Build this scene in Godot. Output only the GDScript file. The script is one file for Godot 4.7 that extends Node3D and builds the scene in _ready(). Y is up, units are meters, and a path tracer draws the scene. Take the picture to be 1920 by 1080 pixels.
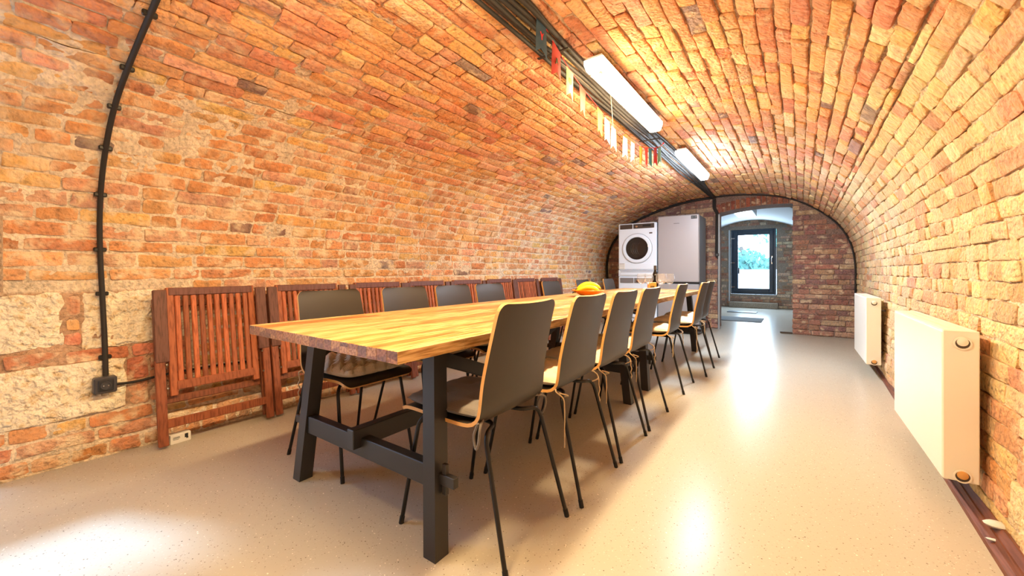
extends Node3D
# Brick cellar dining room. Room axes: t = across (right +), y = up, s = into the room; V(t, y, s) turns them into Godot's.

var rng := RandomNumberGenerator.new()
var nz := FastNoiseLite.new()
var M := {}
const EYE := 0.978
const YAW := 35.4

# ---------------------------------------------------------------- camera, sky, light
const EXPOSURE := 1.16
const WARM := Color(1.0, 0.72, 0.36)      # linear colour of the two warm battens
const COOL := Color(0.72, 0.87, 1.0)      # linear colour of the cold batten
const DAY := Color(0.68, 0.87, 1.0)

func lin(c: Color) -> Color:   # a linear light colour as the sRGB value Godot wants
	return c.linear_to_srgb()

func setup_view():
	var cam := Camera3D.new()
	cam.name = "camera"
	cam.projection = Camera3D.PROJECTION_FRUSTUM
	cam.near = 0.05
	cam.far = 200.0
	cam.size = 2.0 * cam.near * 540.0 / 750.44
	cam.frustum_offset = Vector2(0, -32.0 / 750.44 * cam.near)
	add_child(cam)
	cam.position = Vector3(0, EYE, 0)
	cam.rotation_degrees.y = YAW
	cam.current = true
	var e := Environment.new()
	e.background_mode = Environment.BG_SKY
	e.sky = Sky.new()
	var sm := ProceduralSkyMaterial.new()
	sm.sky_top_color = Color(0.62, 0.78, 0.95)
	sm.sky_horizon_color = Color(0.90, 0.96, 1.0)
	sm.ground_horizon_color = Color(0.75, 0.8, 0.82)
	sm.ground_bottom_color = Color(0.5, 0.52, 0.52)
	sm.sky_energy_multiplier = 3.4
	sm.ground_energy_multiplier = 1.5
	e.sky.sky_material = sm
	e.tonemap_mode = Environment.TONE_MAPPER_LINEAR
	e.tonemap_exposure = EXPOSURE
	e.sdfgi_enabled = true
	e.ssao_enabled = true
	e.ssil_enabled = true
	var we := WorldEnvironment.new()
	we.name = "world_environment"
	we.environment = e
	add_child(we)
	# daylight coming in through the glazed door at the far end and the doorway in the left wall
	area("daylight_far_door", V(-0.93, 1.22, 12.33), Vector2(0.68, 1.4), V(-0.93, 1.1, 0), 4.0, DAY)
	var sun := DirectionalLight3D.new()
	sun.name = "sun"
	sun.light_energy = 2.7
	sun.light_color = lin(Color(0.45, 0.70, 1.0))
	sun.light_angular_distance = 7.0
	sun.shadow_enabled = true
	add_child(sun)
	var flat := Vector2(1.0, 0.39).normalized() * cos(deg_to_rad(44.0))
	sun.look_at_from_position(Vector3.ZERO, V(flat.x, -sin(deg_to_rad(44.0)), flat.y), Vector3.UP)

func area(called: String, at: Vector3, size: Vector2, towards: Vector3, energy: float, c: Color):
	var l := AreaLight3D.new()
	l.name = called
	l.area_size = size
	l.area_range = 30.0
	l.area_attenuation = 2.0
	l.light_energy = energy
	l.light_color = lin(c)
	l.shadow_enabled = true
	add_child(l)
	var up := Vector3.UP if absf((towards - at).normalized().y) < 0.9 else Vector3(0, 0, -1)
	l.look_at_from_position(at, towards, up)

# ---------------------------------------------------------------- small helpers
func V(t, y, s) -> Vector3:
	return Vector3(t, y, -s)

func C(r: float, g: float, b: float) -> Color:      # 0..255 sRGB
	return Color(r / 255.0, g / 255.0, b / 255.0)

func L(r: float, g: float, b: float) -> Color:      # 0..255 sRGB as linear vertex colour
	return C(r, g, b).srgb_to_linear()

func n2(x: float, y: float) -> float:
	return nz.get_noise_2d(x * 100.0, y * 100.0)

class MB:      # collects triangles; faces are given counter-clockwise seen from outside
	var v := PackedVector3Array()
	var c := PackedColorArray()
	var uv := PackedVector2Array()
	var ix := PackedInt32Array()
	var col := Color.WHITE
	var xf := Transform3D.IDENTITY
	var with_uv := false

	func p(a: Vector3, t := Vector2.ZERO) -> int:
		v.append(xf * a)
		c.append(col)
		uv.append(t)
		return v.size() - 1

	func tri(i: int, j: int, k: int):
		ix.append(i); ix.append(k); ix.append(j)

	func quad(i: int, j: int, k: int, l: int):
		tri(i, j, k)
		tri(i, k, l)

	func q(a: Vector3, b: Vector3, cc: Vector3, d: Vector3):
		var i := p(a, Vector2(0, 1)); var j := p(b, Vector2(1, 1)); var k := p(cc, Vector2(1, 0)); var l := p(d, Vector2(0, 0))
		quad(i, j, k, l)

	func qo(a: Vector3, b: Vector3, cc: Vector3, d: Vector3, o: Vector3):   # flips itself to face away from o
		if (b - a).cross(cc - a).dot((a + b + cc + d) / 4.0 - o) < 0.0:
			q(d, cc, b, a)
		else:
			q(a, b, cc, d)

	func box(at: Vector3, size: Vector3, ch := 0.003, turn := Basis.IDENTITY):
		var keep := xf
		xf = xf * Transform3D(turn, at)
		var h := size / 2.0
		ch = minf(ch, minf(h.x, minf(h.y, h.z)) * 0.9)
		var pt := func(sg: Vector3, ax: int) -> Vector3:
			var r := Vector3(sg.x * (h.x - ch), sg.y * (h.y - ch), sg.z * (h.z - ch))
			r[ax] = sg[ax] * h[ax]
			return r
		for ax in 3:
			var u := (ax + 1) % 3
			var w := (ax + 2) % 3
			for sg in [-1.0, 1.0]:
				var ps := []
				for k in [[-1, -1], [1, -1], [1, 1], [-1, 1]]:
					var g := Vector3.ZERO
					g[ax] = sg; g[u] = k[0]; g[w] = k[1]
					ps.append(pt.call(g, ax))
				qo(ps[0], ps[1], ps[2], ps[3], Vector3.ZERO)
		if ch > 0.0:
			for e in 3:
				var a := (e + 1) % 3
				var b := (e + 2) % 3
				for sa in [-1.0, 1.0]:
					for sb in [-1.0, 1.0]:
						var g0 := Vector3.ZERO
						g0[a] = sa; g0[b] = sb; g0[e] = -1
						var g1 := g0
						g1[e] = 1
						qo(pt.call(g0, a), pt.call(g1, a), pt.call(g1, b), pt.call(g0, b), Vector3.ZERO)
			for sx in [-1.0, 1.0]:
				for sy in [-1.0, 1.0]:
					for sz in [-1.0, 1.0]:
						var g := Vector3(sx, sy, sz)
						var a0: Vector3 = pt.call(g, 0)
						var a1: Vector3 = pt.call(g, 1)
						var a2: Vector3 = pt.call(g, 2)
						if (a1 - a0).cross(a2 - a0).dot(g) > 0.0:
							tri(p(a0), p(a1), p(a2))
						else:
							tri(p(a0), p(a2), p(a1))
		xf = keep

	func beam(a: Vector3, b: Vector3, w: float, h: float, up := Vector3.UP, ch := 0.003):   # a bar from a to b, w across, h along up
		var z := (b - a).normalized()
		var x := up.cross(z).normalized()
		var y := z.cross(x)
		box((a + b) / 2.0, Vector3(w, h, a.distance_to(b)), ch, Basis(x, y, z))

	func grid(pts: PackedVector3Array, nu: int, nv: int, wrap := false, flip := false):   # pts[j * nu + i]
		var at := v.size()
		for j in nv:
			for i in nu:
				p(pts[j * nu + i], Vector2(float(i) / (nu - 1), float(j) / (nv - 1)))
		for j in nv - 1:
			for i in (nu if wrap else nu - 1):
				var i2 := (i + 1) % nu
				var a := at + j * nu + i
				var b := at + j * nu + i2
				var d := at + (j + 1) * nu + i
				var e := at + (j + 1) * nu + i2
				if flip:
					quad(a, d, e, b)
				else:
					quad(a, b, e, d)

	func cap(ring: PackedVector3Array, o: Vector3):
		var m := Vector3.ZERO
		for r in ring:
			m += r
		m /= ring.size()
		for i in ring.size():
			var a := ring[i]
			var b := ring[(i + 1) % ring.size()]
			if (a - m).cross(b - m).dot(m - o) > 0.0:
				tri(p(m), p(a), p(b))
			else:
				tri(p(m), p(b), p(a))

	func tube(path: PackedVector3Array, r, sides := 8, caps := true):   # r: a number or one radius per point
		var n := path.size()
		var rings: Array[PackedVector3Array] = []
		var dir := (path[1] - path[0]).normalized()
		var x := dir.cross(Vector3.UP if absf(dir.y) < 0.9 else Vector3.RIGHT).normalized()
		for i in n:
			var d := (path[mini(i + 1, n - 1)] - path[maxi(i - 1, 0)]).normalized()
			x = (x - d * x.dot(d)).normalized()
			var y := d.cross(x)
			var ring := PackedVector3Array()
			var rr: float = r if r is float else r[i]
			for k in sides:
				var a := TAU * k / sides
				ring.append(path[i] + (x * cos(a) + y * sin(a)) * rr)
			rings.append(ring)
		var all := PackedVector3Array()
		for ring in rings:
			all.append_array(ring)
		grid(all, sides, n, true)
		if caps:
			cap(rings[0], path[1])
			cap(rings[n - 1], path[n - 2])

	func lathe(prof: Array, seg := 16, at := Transform3D.IDENTITY):   # [r, y] from the bottom outside upwards
		var keep := xf
		xf = xf * at
		var bands := [[prof[0]]]
		for i in range(1, prof.size()):
			bands[-1].append(prof[i])
			if i < prof.size() - 1:
				var d0 := Vector2(prof[i][0] - prof[i - 1][0], prof[i][1] - prof[i - 1][1]).normalized()
				var d1 := Vector2(prof[i + 1][0] - prof[i][0], prof[i + 1][1] - prof[i][1]).normalized()
				if d0.dot(d1) < 0.8:
					bands.append([prof[i]])
		for b in bands:
			var pts := PackedVector3Array()
			for r in b:
				for k in seg:
					var a := TAU * k / seg
					pts.append(Vector3(r[0] * cos(a), r[1], -r[0] * sin(a)))
			grid(pts, seg, b.size(), true)
		xf = keep

	func prism(poly: PackedVector2Array, at: Transform3D, depth: float):   # polygon in x, y (counter-clockwise) pushed along z by depth
		var keep := xf
		xf = xf * at
		var n := poly.size()
		for i in n:
			var a := poly[i]
			var b := poly[(i + 1) % n]
			q(Vector3(a.x, a.y, 0), Vector3(b.x, b.y, 0), Vector3(b.x, b.y, depth), Vector3(a.x, a.y, depth))
		var t := Geometry2D.triangulate_polygon(poly)
		for k in range(0, t.size(), 3):
			var a := poly[t[k]]
			var b := poly[t[k + 1]]
			var d := poly[t[k + 2]]
			if (b - a).cross(d - a) < 0.0:
				var e := b
				b = d
				d = e
			tri(p(Vector3(a.x, a.y, depth)), p(Vector3(b.x, b.y, depth)), p(Vector3(d.x, d.y, depth)))
			tri(p(Vector3(a.x, a.y, 0)), p(Vector3(d.x, d.y, 0)), p(Vector3(b.x, b.y, 0)))
		xf = keep

	func mesh() -> ArrayMesh:
		var n := PackedVector3Array()
		n.resize(v.size())
		for k in range(0, ix.size(), 3):
			var a := v[ix[k]]
			var w := (v[ix[k + 2]] - a).cross(v[ix[k + 1]] - a)
			n[ix[k]] += w
			n[ix[k + 1]] += w
			n[ix[k + 2]] += w
		for k in n.size():
			n[k] = n[k].normalized() if n[k].length_squared() > 0.0 else Vector3.UP
		var arr := []
		arr.resize(Mesh.ARRAY_MAX)
		arr[Mesh.ARRAY_VERTEX] = v
		arr[Mesh.ARRAY_NORMAL] = n
		arr[Mesh.ARRAY_COLOR] = c
		if with_uv:
			arr[Mesh.ARRAY_TEX_UV] = uv
		arr[Mesh.ARRAY_INDEX] = ix
		var m := ArrayMesh.new()
		m.add_surface_from_arrays(Mesh.PRIMITIVE_TRIANGLES, arr)
		return m

func obj(called: String, mb: MB, mat: Material, parent: Node = self) -> MeshInstance3D:
	return place(called, mb.mesh(), mat, parent)

func place(called: String, mesh: Mesh, mat: Material, parent: Node = self) -> MeshInstance3D:
	var o := MeshInstance3D.new()
	o.name = called
	o.mesh = mesh
	o.material_override = mat
	named(o, called, parent)
	return o

var taken := {}
func named(o: Node, called: String, parent: Node):   # adds _001, _002 ... to a name that is taken
	var key := [parent.get_instance_id(), called]
	if taken.has(key):
		o.name = "%s_%03d" % [called, taken[key]]
		taken[key] += 1
	else:
		o.name = called
		taken[key] = 1
	parent.add_child(o, true)

func tag(o: Node, label: String, category: String, group := "", kind := ""):
	o.set_meta("label", label)
	o.set_meta("category", category)
	if group: o.set_meta("group", group)
	if kind: o.set_meta("kind", kind)

func thing(called: String, label: String, category: String, at: Vector3, turn := 0.0, group := "") -> Node3D:
	var o := Node3D.new()
	named(o, called, self)
	o.position = at
	o.rotation.y = turn
	tag(o, label, category, group)
	return o

func copy(src: Node3D, called: String, label: String, at: Vector3, turn := 0.0) -> Node3D:
	var o: Node3D = src.duplicate()
	named(o, called, self)
	o.position = at
	o.rotation.y = turn
	o.set_meta("label", label)
	return o

func bend(pts: Array, rad: float, n := 5) -> PackedVector3Array:   # a polyline with its corners rounded
	var out := PackedVector3Array([pts[0]])
	for i in range(1, pts.size() - 1):
		var a: Vector3 = pts[i - 1]
		var b: Vector3 = pts[i]
		var d: Vector3 = pts[i + 1]
		var r := minf(rad, minf(a.distance_to(b), b.distance_to(d)) * 0.48)
		var p0 := b + (a - b).normalized() * r
		var p1 := b + (d - b).normalized() * r
		for k in n + 1:
			var f := float(k) / n
			out.append(p0.lerp(b, f).lerp(b.lerp(p1, f), f))
	out.append(pts[-1])
	return out

func smooth(pts: Array, n := 6) -> PackedVector3Array:   # Catmull-Rom through the points
	var out := PackedVector3Array()
	for i in pts.size() - 1:
		for k in n:
			out.append((pts[i] as Vector3).cubic_interpolate(pts[i + 1], pts[maxi(i - 1, 0)], pts[mini(i + 2, pts.size() - 1)], float(k) / n))
	out.append(pts[-1])
	return out

# ---------------------------------------------------------------- materials
func mat(called: String, c: Color, rough := 0.6, metal := 0.0) -> StandardMaterial3D:
	var m := StandardMaterial3D.new()
	m.resource_name = called
	m.albedo_color = c
	m.roughness = rough
	m.metallic = metal
	M[called] = m
	return m

func noise_tex(size: int, freq: float, stops: Array, octaves := 4, sd := 1, kind := FastNoiseLite.TYPE_SIMPLEX_SMOOTH) -> NoiseTexture2D:
	var t := NoiseTexture2D.new()
	var n := FastNoiseLite.new()
	n.noise_type = kind
	n.frequency = freq
	n.fractal_octaves = octaves
	n.seed = sd
	t.noise = n
	t.width = size
	t.height = size
	t.seamless = true
	if stops:
		var g := Gradient.new()
		g.offsets = PackedFloat32Array(stops.map(func(x): return x[0]))
		g.colors = PackedColorArray(stops.map(func(x): return x[1]))
		t.color_ramp = g
	return t

func world_map(m: StandardMaterial3D, scale: float):
	m.uv1_triplanar = true
	m.uv1_world_triplanar = true
	m.uv1_scale = Vector3.ONE * scale

func make_materials():
	var g := func(x: float) -> Color: return Color(x, x, x)
	# bricks: vertex colour x grain, patches of lime over it, fine relief
	var b := mat("brick", Color.WHITE, 0.92)
	b.vertex_color_use_as_albedo = true
	b.albedo_texture = noise_tex(512, 0.02, [[0.12, g.call(0.74)], [0.34, g.call(0.94)], [0.6, g.call(1.0)], [0.9, Color(1.0, 0.95, 0.85)]], 5, 3)
	world_map(b, 2.3)
	b.heightmap_enabled = true
	b.heightmap_texture = noise_tex(512, 0.03, [], 6, 7)
	b.heightmap_scale = 1.0
	b.detail_enabled = true
	b.detail_blend_mode = BaseMaterial3D.BLEND_MODE_MIX
	b.detail_uv_layer = BaseMaterial3D.DETAIL_UV_2
	b.uv2_triplanar = true
	b.uv2_world_triplanar = true
	b.uv2_scale = Vector3.ONE * 0.55
	var lime := C(222, 200, 168)
	b.detail_albedo = noise_tex(512, 0.022, [[0.56, Color(lime, 0.0)], [0.66, Color(lime, 0.2)], [0.8, Color(lime, 0.7)]], 6, 11)
	var bl: StandardMaterial3D = b.duplicate()
	bl.resource_name = "brick_limed"
	M["brick_limed"] = bl
	lime = C(236, 214, 180)
	bl.detail_albedo = noise_tex(512, 0.022, [[0.49, Color(lime, 0.0)], [0.6, Color(lime, 0.35)], [0.74, Color(lime, 0.9)]], 6, 12)
	var mo := mat("mortar", Color.WHITE, 0.95)
	mo.vertex_color_use_as_albedo = true
	mo.albedo_texture = noise_tex(512, 0.03, [[0.2, g.call(0.84)], [0.6, g.call(1.0)]], 5, 5)
	world_map(mo, 2.2)
	mo.heightmap_enabled = true
	mo.heightmap_texture = b.heightmap_texture
	mo.heightmap_scale = 1.2
	var st := mat("stone", Color.WHITE, 0.95)
	st.vertex_color_use_as_albedo = true
	st.albedo_texture = noise_tex(512, 0.02, [[0.04, Color(0.66, 0.54, 0.4)], [0.22, Color(0.92, 0.86, 0.76)], [0.42, g.call(1.0)]], 6, 9)
	world_map(st, 1.5)
	st.heightmap_enabled = true
	st.heightmap_texture = b.heightmap_texture
	st.heightmap_scale = 2.6
	var fl := mat("floor", Color.WHITE, 0.26)
	fl.albedo_texture = floor_flakes()
	world_map(fl, 1.0 / 2.2)
	fl.heightmap_enabled = true
	fl.heightmap_texture = noise_tex(512, 0.012, [], 2, 21)
	fl.heightmap_scale = 0.05
	fl.metallic_specular = 0.2
	# woods
	var grain := noise_tex(512, 0.02, [[0.2, Color(0.72, 0.62, 0.5)], [0.5, Color(0.93, 0.9, 0.86)], [0.75, g.call(1.0)]], 5, 15)
	var w := mat("oak_stave", Color.WHITE, 0.38)
	w.vertex_color_use_as_albedo = true
	w.albedo_texture = grain
	w.uv1_triplanar = true
	w.uv1_world_triplanar = true
	w.uv1_scale = Vector3(7.0, 7.0, 0.55)
	var rw := mat("red_wood", Color.WHITE, 0.55)
	rw.vertex_color_use_as_albedo = true
	rw.albedo_texture = noise_tex(512, 0.02, [[0.2, Color(0.78, 0.72, 0.68)], [0.5, Color(0.97, 0.95, 0.93)], [0.8, Color(1, 1, 1)]], 5, 17)
	rw.uv1_triplanar = true
	rw.uv1_scale = Vector3(6.0, 0.8, 6.0)
	var sk := mat("skirting_wood", C(122, 74, 58), 0.5)
	sk.albedo_texture = grain
	sk.uv1_triplanar = true
	sk.uv1_world_triplanar = true
	sk.uv1_scale = Vector3(8, 8, 0.5)
	mat("table_paint", C(44, 41, 41), 0.45)
	mat("chair_laminate", C(45, 37, 30), 0.4).clearcoat_enabled = false
	mat("plywood_edge", C(214, 162, 96), 0.5)
	mat("chair_steel", C(30, 28, 28), 0.35, 0.3)
	mat("rubber", C(14, 14, 14), 0.7)
	# cloth
	for d in [["cushion_beige", C(222, 205, 178)], ["cushion_taupe", C(206, 188, 168)], ["cushion_grey", C(112, 104, 99)], ["cord", C(206, 182, 150)]]:
		var m := mat(d[0], d[1], 0.95)
		m.heightmap_enabled = true
		m.heightmap_texture = weave()
		m.heightmap_scale = 0.12
		world_map(m, 22.0)
		m.rim_enabled = true
		m.rim = 0.4
	# metal, plastics
	mat("white_enamel", C(240, 238, 232), 0.3)
	mat("appliance_white", C(220, 230, 244), 0.3)
	mat("appliance_grey", C(120, 118, 120), 0.35)
	mat("control_panel", C(74, 66, 62), 0.3, 0.2)
	mat("silver_door", C(166, 165, 172), 0.36, 0.35)
	mat("fridge_side", C(112, 122, 134), 0.45, 0.1)
	mat("dark_plastic", C(40, 40, 44), 0.4)
	mat("black_rubber", C(24, 22, 22), 0.45)
	mat("cable_black", C(38, 33, 31), 0.7)
	mat("cable_grey", C(84, 76, 70), 0.6)
	mat("pipe_grey", C(170, 176, 182), 0.4, 0.2)
	mat("chrome", C(200, 200, 200), 0.15, 1.0)
	mat("lamp_housing", C(190, 190, 188), 0.5)
	mat("socket_grey", C(66, 64, 68), 0.4)
	mat("white_plaster", C(206, 212, 218), 0.9)
	mat("door_frame", C(44, 60, 76), 0.4)
	mat("mat_grey", C(112, 116, 120), 0.9)
	mat("banana", C(246, 214, 44), 0.5)
	mat("banana_tip", C(96, 74, 30), 0.7)
	mat("bowl_orange", C(226, 132, 34), 0.35)
	mat("label_orange", C(226, 138, 52), 0.6)
	mat("bottle_glass", C(22, 16, 12), 0.08)
	mat("paper_white", C(236, 234, 230), 0.8)
	mat("print_dark", C(40, 40, 44), 0.7)
	mat("gravel", C(214, 210, 202), 0.95)
	mat("leaf", C(66, 116, 104), 0.6).backlight_enabled = true
	M.leaf.backlight = Color(0.25, 0.42, 0.36)
	mat("bark", C(84, 70, 58), 0.9)
	mat("drum", C(150, 146, 142), 0.3, 0.8)
	var gl := mat("pane_glass", Color(0.9, 0.97, 1.0, 0.07), 0.02)
	gl.transparency = BaseMaterial3D.TRANSPARENCY_ALPHA
	var dg := mat("porthole_glass", Color(0.05, 0.05, 0.07, 0.55), 0.04)
	dg.transparency = BaseMaterial3D.TRANSPARENCY_ALPHA
	var wg := mat("wine_glass", Color(0.95, 0.97, 1.0, 0.03), 0.02)
	wg.transparency = BaseMaterial3D.TRANSPARENCY_ALPHA
	for k in [["diffuser_warm", WARM, 5.0], ["diffuser_cool", COOL, 4.5], ["diffuser_far", COOL, 1.6]]:
		var m := mat(k[0], Color(0.9, 0.9, 0.9), 0.4)
		m.emission_enabled = true
		m.emission = lin((k[1] as Color).lerp(Color.WHITE, 0.35))
		m.emission_energy_multiplier = k[2]

func weave() -> ImageTexture:
	if M.has("_weave"):
		return M._weave
	var im := Image.create(64, 64, false, Image.FORMAT_RGB8)
	for y in 64:
		for x in 64:
			var h := absf(sin(TAU * x / 16.0)) * (0.5 if (y / 8) % 2 else 1.0) * 0.6 + absf(sin(TAU * y / 16.0)) * 0.4
			im.set_pixel(x, y, Color(h, h, h))
	M._weave = ImageTexture.create_from_image(im)
	return M._weave

func floor_flakes() -> ImageTexture:
	var n := 2048
	var im := Image.create(n, n, false, Image.FORMAT_RGB8)
	im.fill(C(180, 173, 160))
	var r := RandomNumberGenerator.new()
	r.seed = 77
	var kinds := [[C(78, 70, 60), 1700, 0.9, 2.1], [C(118, 106, 92), 2400, 0.9, 2.2], [C(232, 225, 212), 1500, 1.0, 2.5], [C(167, 159, 147), 9000, 1.0, 2.6], [C(191, 185, 173), 7000, 1.0, 3.0]]
	for k in kinds:
		for i in k[1]:
			var cx := r.randi() % n
			var cy := r.randi() % n
			var ra := r.randf_range(k[2], k[3])
			var rb := ra * r.randf_range(0.5, 1.0)
			var an := r.randf() * PI
			var e := int(ceil(ra))
			for dy in range(-e, e + 1):
				for dx in range(-e, e + 1):
					var u := dx * cos(an) + dy * sin(an)
					var w := -dx * sin(an) + dy * cos(an)
					if u * u / (ra * ra) + w * w / (rb * rb) <= 1.0:
						im.set_pixel(posmod(cx + dx, n), posmod(cy + dy, n), k[0])
	return ImageTexture.create_from_image(im)

# ---------------------------------------------------------------- the vault
const PROFILE := [[-2.97, 0.0], [-2.99, 0.25], [-3.02, 0.5], [-3.06, 0.8], [-3.075, 1.08], [-3.03, 1.34], [-2.91, 1.58], [-2.71, 1.80], [-2.42, 1.965], [-2.05, 2.10], [-1.62, 2.205], [-1.16, 2.245], [-0.66, 2.235], [-0.16, 2.14], [0.20, 1.955], [0.49, 1.69], [0.645, 1.40], [0.70, 1.10], [0.705, 0.75], [0.695, 0.4], [0.68, 0.0]]
var prof_p := PackedVector2Array()
var prof_n := PackedVector2Array()
var prof_len := 0.0
const STEP := 0.01
const S_FRONT := -2.2
const S_END := 7.55
var W_LEFT := 0.0     # arc length where the left wall ends and the ceiling starts
var W_RIGHT := 0.0
var W_MID := 100.0

func make_profile():
	var dense := PackedVector2Array()
	for i in PROFILE.size() - 1:
		var f := func(k: int) -> Vector2:
			var q: Array = PROFILE[clampi(k, 0, PROFILE.size() - 1)]
			return Vector2(q[0], q[1])
		for k in 40:
			dense.append(f.call(i).cubic_interpolate(f.call(i + 1), f.call(i - 1), f.call(i + 2), k / 40.0))
	dense.append(Vector2(PROFILE[-1][0], PROFILE[-1][1]))
	var left := 0.0
	prof_p.append(dense[0])
	for i in range(1, dense.size()):
		var d := dense[i].distance_to(dense[i - 1])
		while left + d >= STEP:
			var f := (STEP - left) / d
			dense[i - 1] = dense[i - 1].lerp(dense[i], f)
			prof_p.append(dense[i - 1])
			d = dense[i].distance_to(dense[i - 1])
			left = 0.0
		left += d
	for i in prof_p.size():
		var d := (prof_p[mini(i + 3, prof_p.size() - 1)] - prof_p[maxi(i - 3, 0)]).normalized()
		prof_n.append(Vector2(d.y, -d.x))       # into the room
	prof_len = STEP * (prof_p.size() - 1)
	W_LEFT = arc_at(-2.5, true)
	W_RIGHT = arc_at(0.42, false)
	W_MID = arc_at(-1.0, false)

func arc_at(t: float, left_side: bool) -> float:   # arc length of the ceiling point above t
	var best := 0
	for i in prof_p.size():
		if prof_p[i].y > 1.15 and absf(prof_p[i].x - t) < absf(prof_p[best].x - t):
			best = i
	return best * STEP

func on_vault(s: float, w: float, h: float) -> Vector3:
	var x := clampf(w / STEP, 0.0, prof_p.size() - 1.001)
	var i := int(x)
	var p := prof_p[i].lerp(prof_p[i + 1], x - i)
	var n := prof_n[i].lerp(prof_n[i + 1], x - i)
	if w < 0.0:
		p.y += w
	if w > W_MID:      # the right wall runs slightly out of square: the cellar widens towards the far end
		p.x -= 0.0145 * clampf(7.5 - s, 0.0, 7.0) * smoothstep(0.0, 0.75, (w - W_MID) / (prof_len - W_MID))
	return Vector3(p.x + n.x * h, p.y + n.y * h, -s)

# a surface that bricks lie on: 0 the vault (a = s, b = arc), 1 the end wall (a = t, b = y), 2 the far wall of the annex
func on(surf: int, a: float, b: float, h: float) -> Vector3:
	if surf == 0:
		return on_vault(a, b, h)
	return Vector3(a, b, -((S_END if surf == 1 else 12.4) - h))

func brick(mb: MB, surf: int, a0: float, a1: float, b0: float, b1: float, h: float, c: Color, nu := 5, nv := 4, rough := 1.0, skew := 0.0):
	var at := mb.v.size()
	var seed_x := rng.randf() * 50.0
	var tilt_a := rng.randf_range(-0.003, 0.003) * rough
	var tilt_b := rng.randf_range(-0.0025, 0.0025) * rough
	var ra := minf(0.010 / (a1 - a0), 0.2)      # how far in the worn arris reaches
	var rb := minf(0.009 / (b1 - b0), 0.2)
	for j in nv:
		for i in nu:
			var edge := i == 0 or j == 0 or i == nu - 1 or j == nv - 1
			var corner := (i == 0 or i == nu - 1) and (j == 0 or j == nv - 1)
			var fa := 0.0 if i == 0 else 1.0 if i == nu - 1 else lerpf(ra, 1.0 - ra, (i - 1.0) / maxf(nu - 3.0, 1.0))
			var fb := 0.0 if j == 0 else 1.0 if j == nv - 1 else lerpf(rb, 1.0 - rb, (j - 1.0) / maxf(nv - 3.0, 1.0)) if nv > 3 else 0.5
			var a := lerpf(a0, a1, fa)
			var b := lerpf(b0, b1, fb) + skew * (fa - 0.5)
			var r1 := n2(a * 3.1 + seed_x, b * 3.7)
			var r2 := n2(a * 2.7, b * 3.3 + seed_x)
			var hh := h + tilt_a * (fa - 0.5) * 2.0 + tilt_b * (fb - 0.5) * 2.0 + r1 * 0.0045 * rough
			if edge:
				hh -= 0.0028 + absf(r2) * 0.005 * rough
				a += r1 * 0.009 * rough
				b += r2 * 0.007 * rough
				if corner:
					a += (0.004 if i == 0 else -0.004) * rough
					b += (0.003 if j == 0 else -0.003) * rough
			var k := 1.0 + r2 * 0.3
			mb.col = Color(c.r * k, c.g * k, c.b * k)
			mb.p(on(surf, a, b, hh))
	for j in nv - 1:
		for i in nu - 1:
			var q := at + j * nu + i
			mb.quad(q, q + 1, q + 1 + nu, q + nu)
	# the sides, going back into the mortar
	var ring := []
	for i in nu - 1: ring.append(at + i)
	for j in nv - 1: ring.append(at + j * nu + nu - 1)
	for i in nu - 1: ring.append(at + (nv - 1) * nu + nu - 1 - i)
	for j in nv - 1: ring.append(at + (nv - 1 - j) * nu)
	var centre := on(surf, (a0 + a1) / 2, (b0 + b1) / 2, 0.0)
	var inward := on(surf, (a0 + a1) / 2, (b0 + b1) / 2, 1.0) - centre
	var low := mb.v.size()
	for d in [0.0, 0.034]:
		for r in ring:
			mb.c.append(mb.c[r])
			mb.uv.append(Vector2.ZERO)
			mb.v.append(mb.v[r] - inward * d)
	var m := ring.size()
	for k in m:
		var k2 := (k + 1) % m
		mb.quad(low + m + k, low + m + k2, low + k2, low + k)

func seen_area(surf: int, a0: float, a1: float, b0: float, b1: float) -> float:
	var m := on(surf, (a0 + a1) / 2, (b0 + b1) / 2, 0.0)
	var n := on(surf, (a0 + a1) / 2, (b0 + b1) / 2, 1.0) - m
	var d := m - Vector3(0, EYE, 0)
	var th := deg_to_rad(YAW)
	var x := d.x * cos(th) - d.z * sin(th)
	var z := -d.x * sin(th) - d.z * cos(th)
	if z < 0.2:
		return 0.0
	var u := 960.0 + 750.4 * x / z
	var w := 508.0 - 750.4 * d.y / z
	if u < -30.0 or u > 1950.0 or w < -30.0 or w > 1110.0:
		return 0.0
	return (a1 - a0) * (b1 - b0) * maxf(0.02, -n.dot(d.normalized())) / (z * z) * 1e5

func pick(palette: Array) -> Color:
	var c: Color = palette[rng.randi() % palette.size()]
	var k := rng.randf_range(0.86, 1.12)
	return Color(c.r * k * rng.randf_range(0.95, 1.05), c.g * k * rng.randf_range(0.94, 1.06), c.b * k * rng.randf_range(0.92, 1.08))

func lay(owner_node: Node, surf: int, specs: Array, m: Material, most := 300):   # the most bricks that show largest one by one, the rest as one part
	for q in specs:
		q.append(seen_area(surf, q[0], q[1], q[2], q[3]))
	specs.sort_custom(func(x, y): return x[-1] > y[-1])
	var rest := MB.new()
	for i in specs.size():
		var q: Array = specs[i]
		if i < most and q[-1] > 0.0:
			var mb := MB.new()
			brick(mb, surf, q[0], q[1], q[2], q[3], q[4], q[5], 6 if i < 120 else 5, 4, q[6], q[7])
			obj("brick", mb, m, owner_node)
		else:
			brick(rest, surf, q[0], q[1], q[2], q[3], q[4], q[5], 4 if q[1] - q[0] < 0.2 else 5, 4, q[6], q[7])
	if rest.v.size():
		obj("small_bricks", rest, m, owner_node).set_meta("kind", "stuff")

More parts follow.
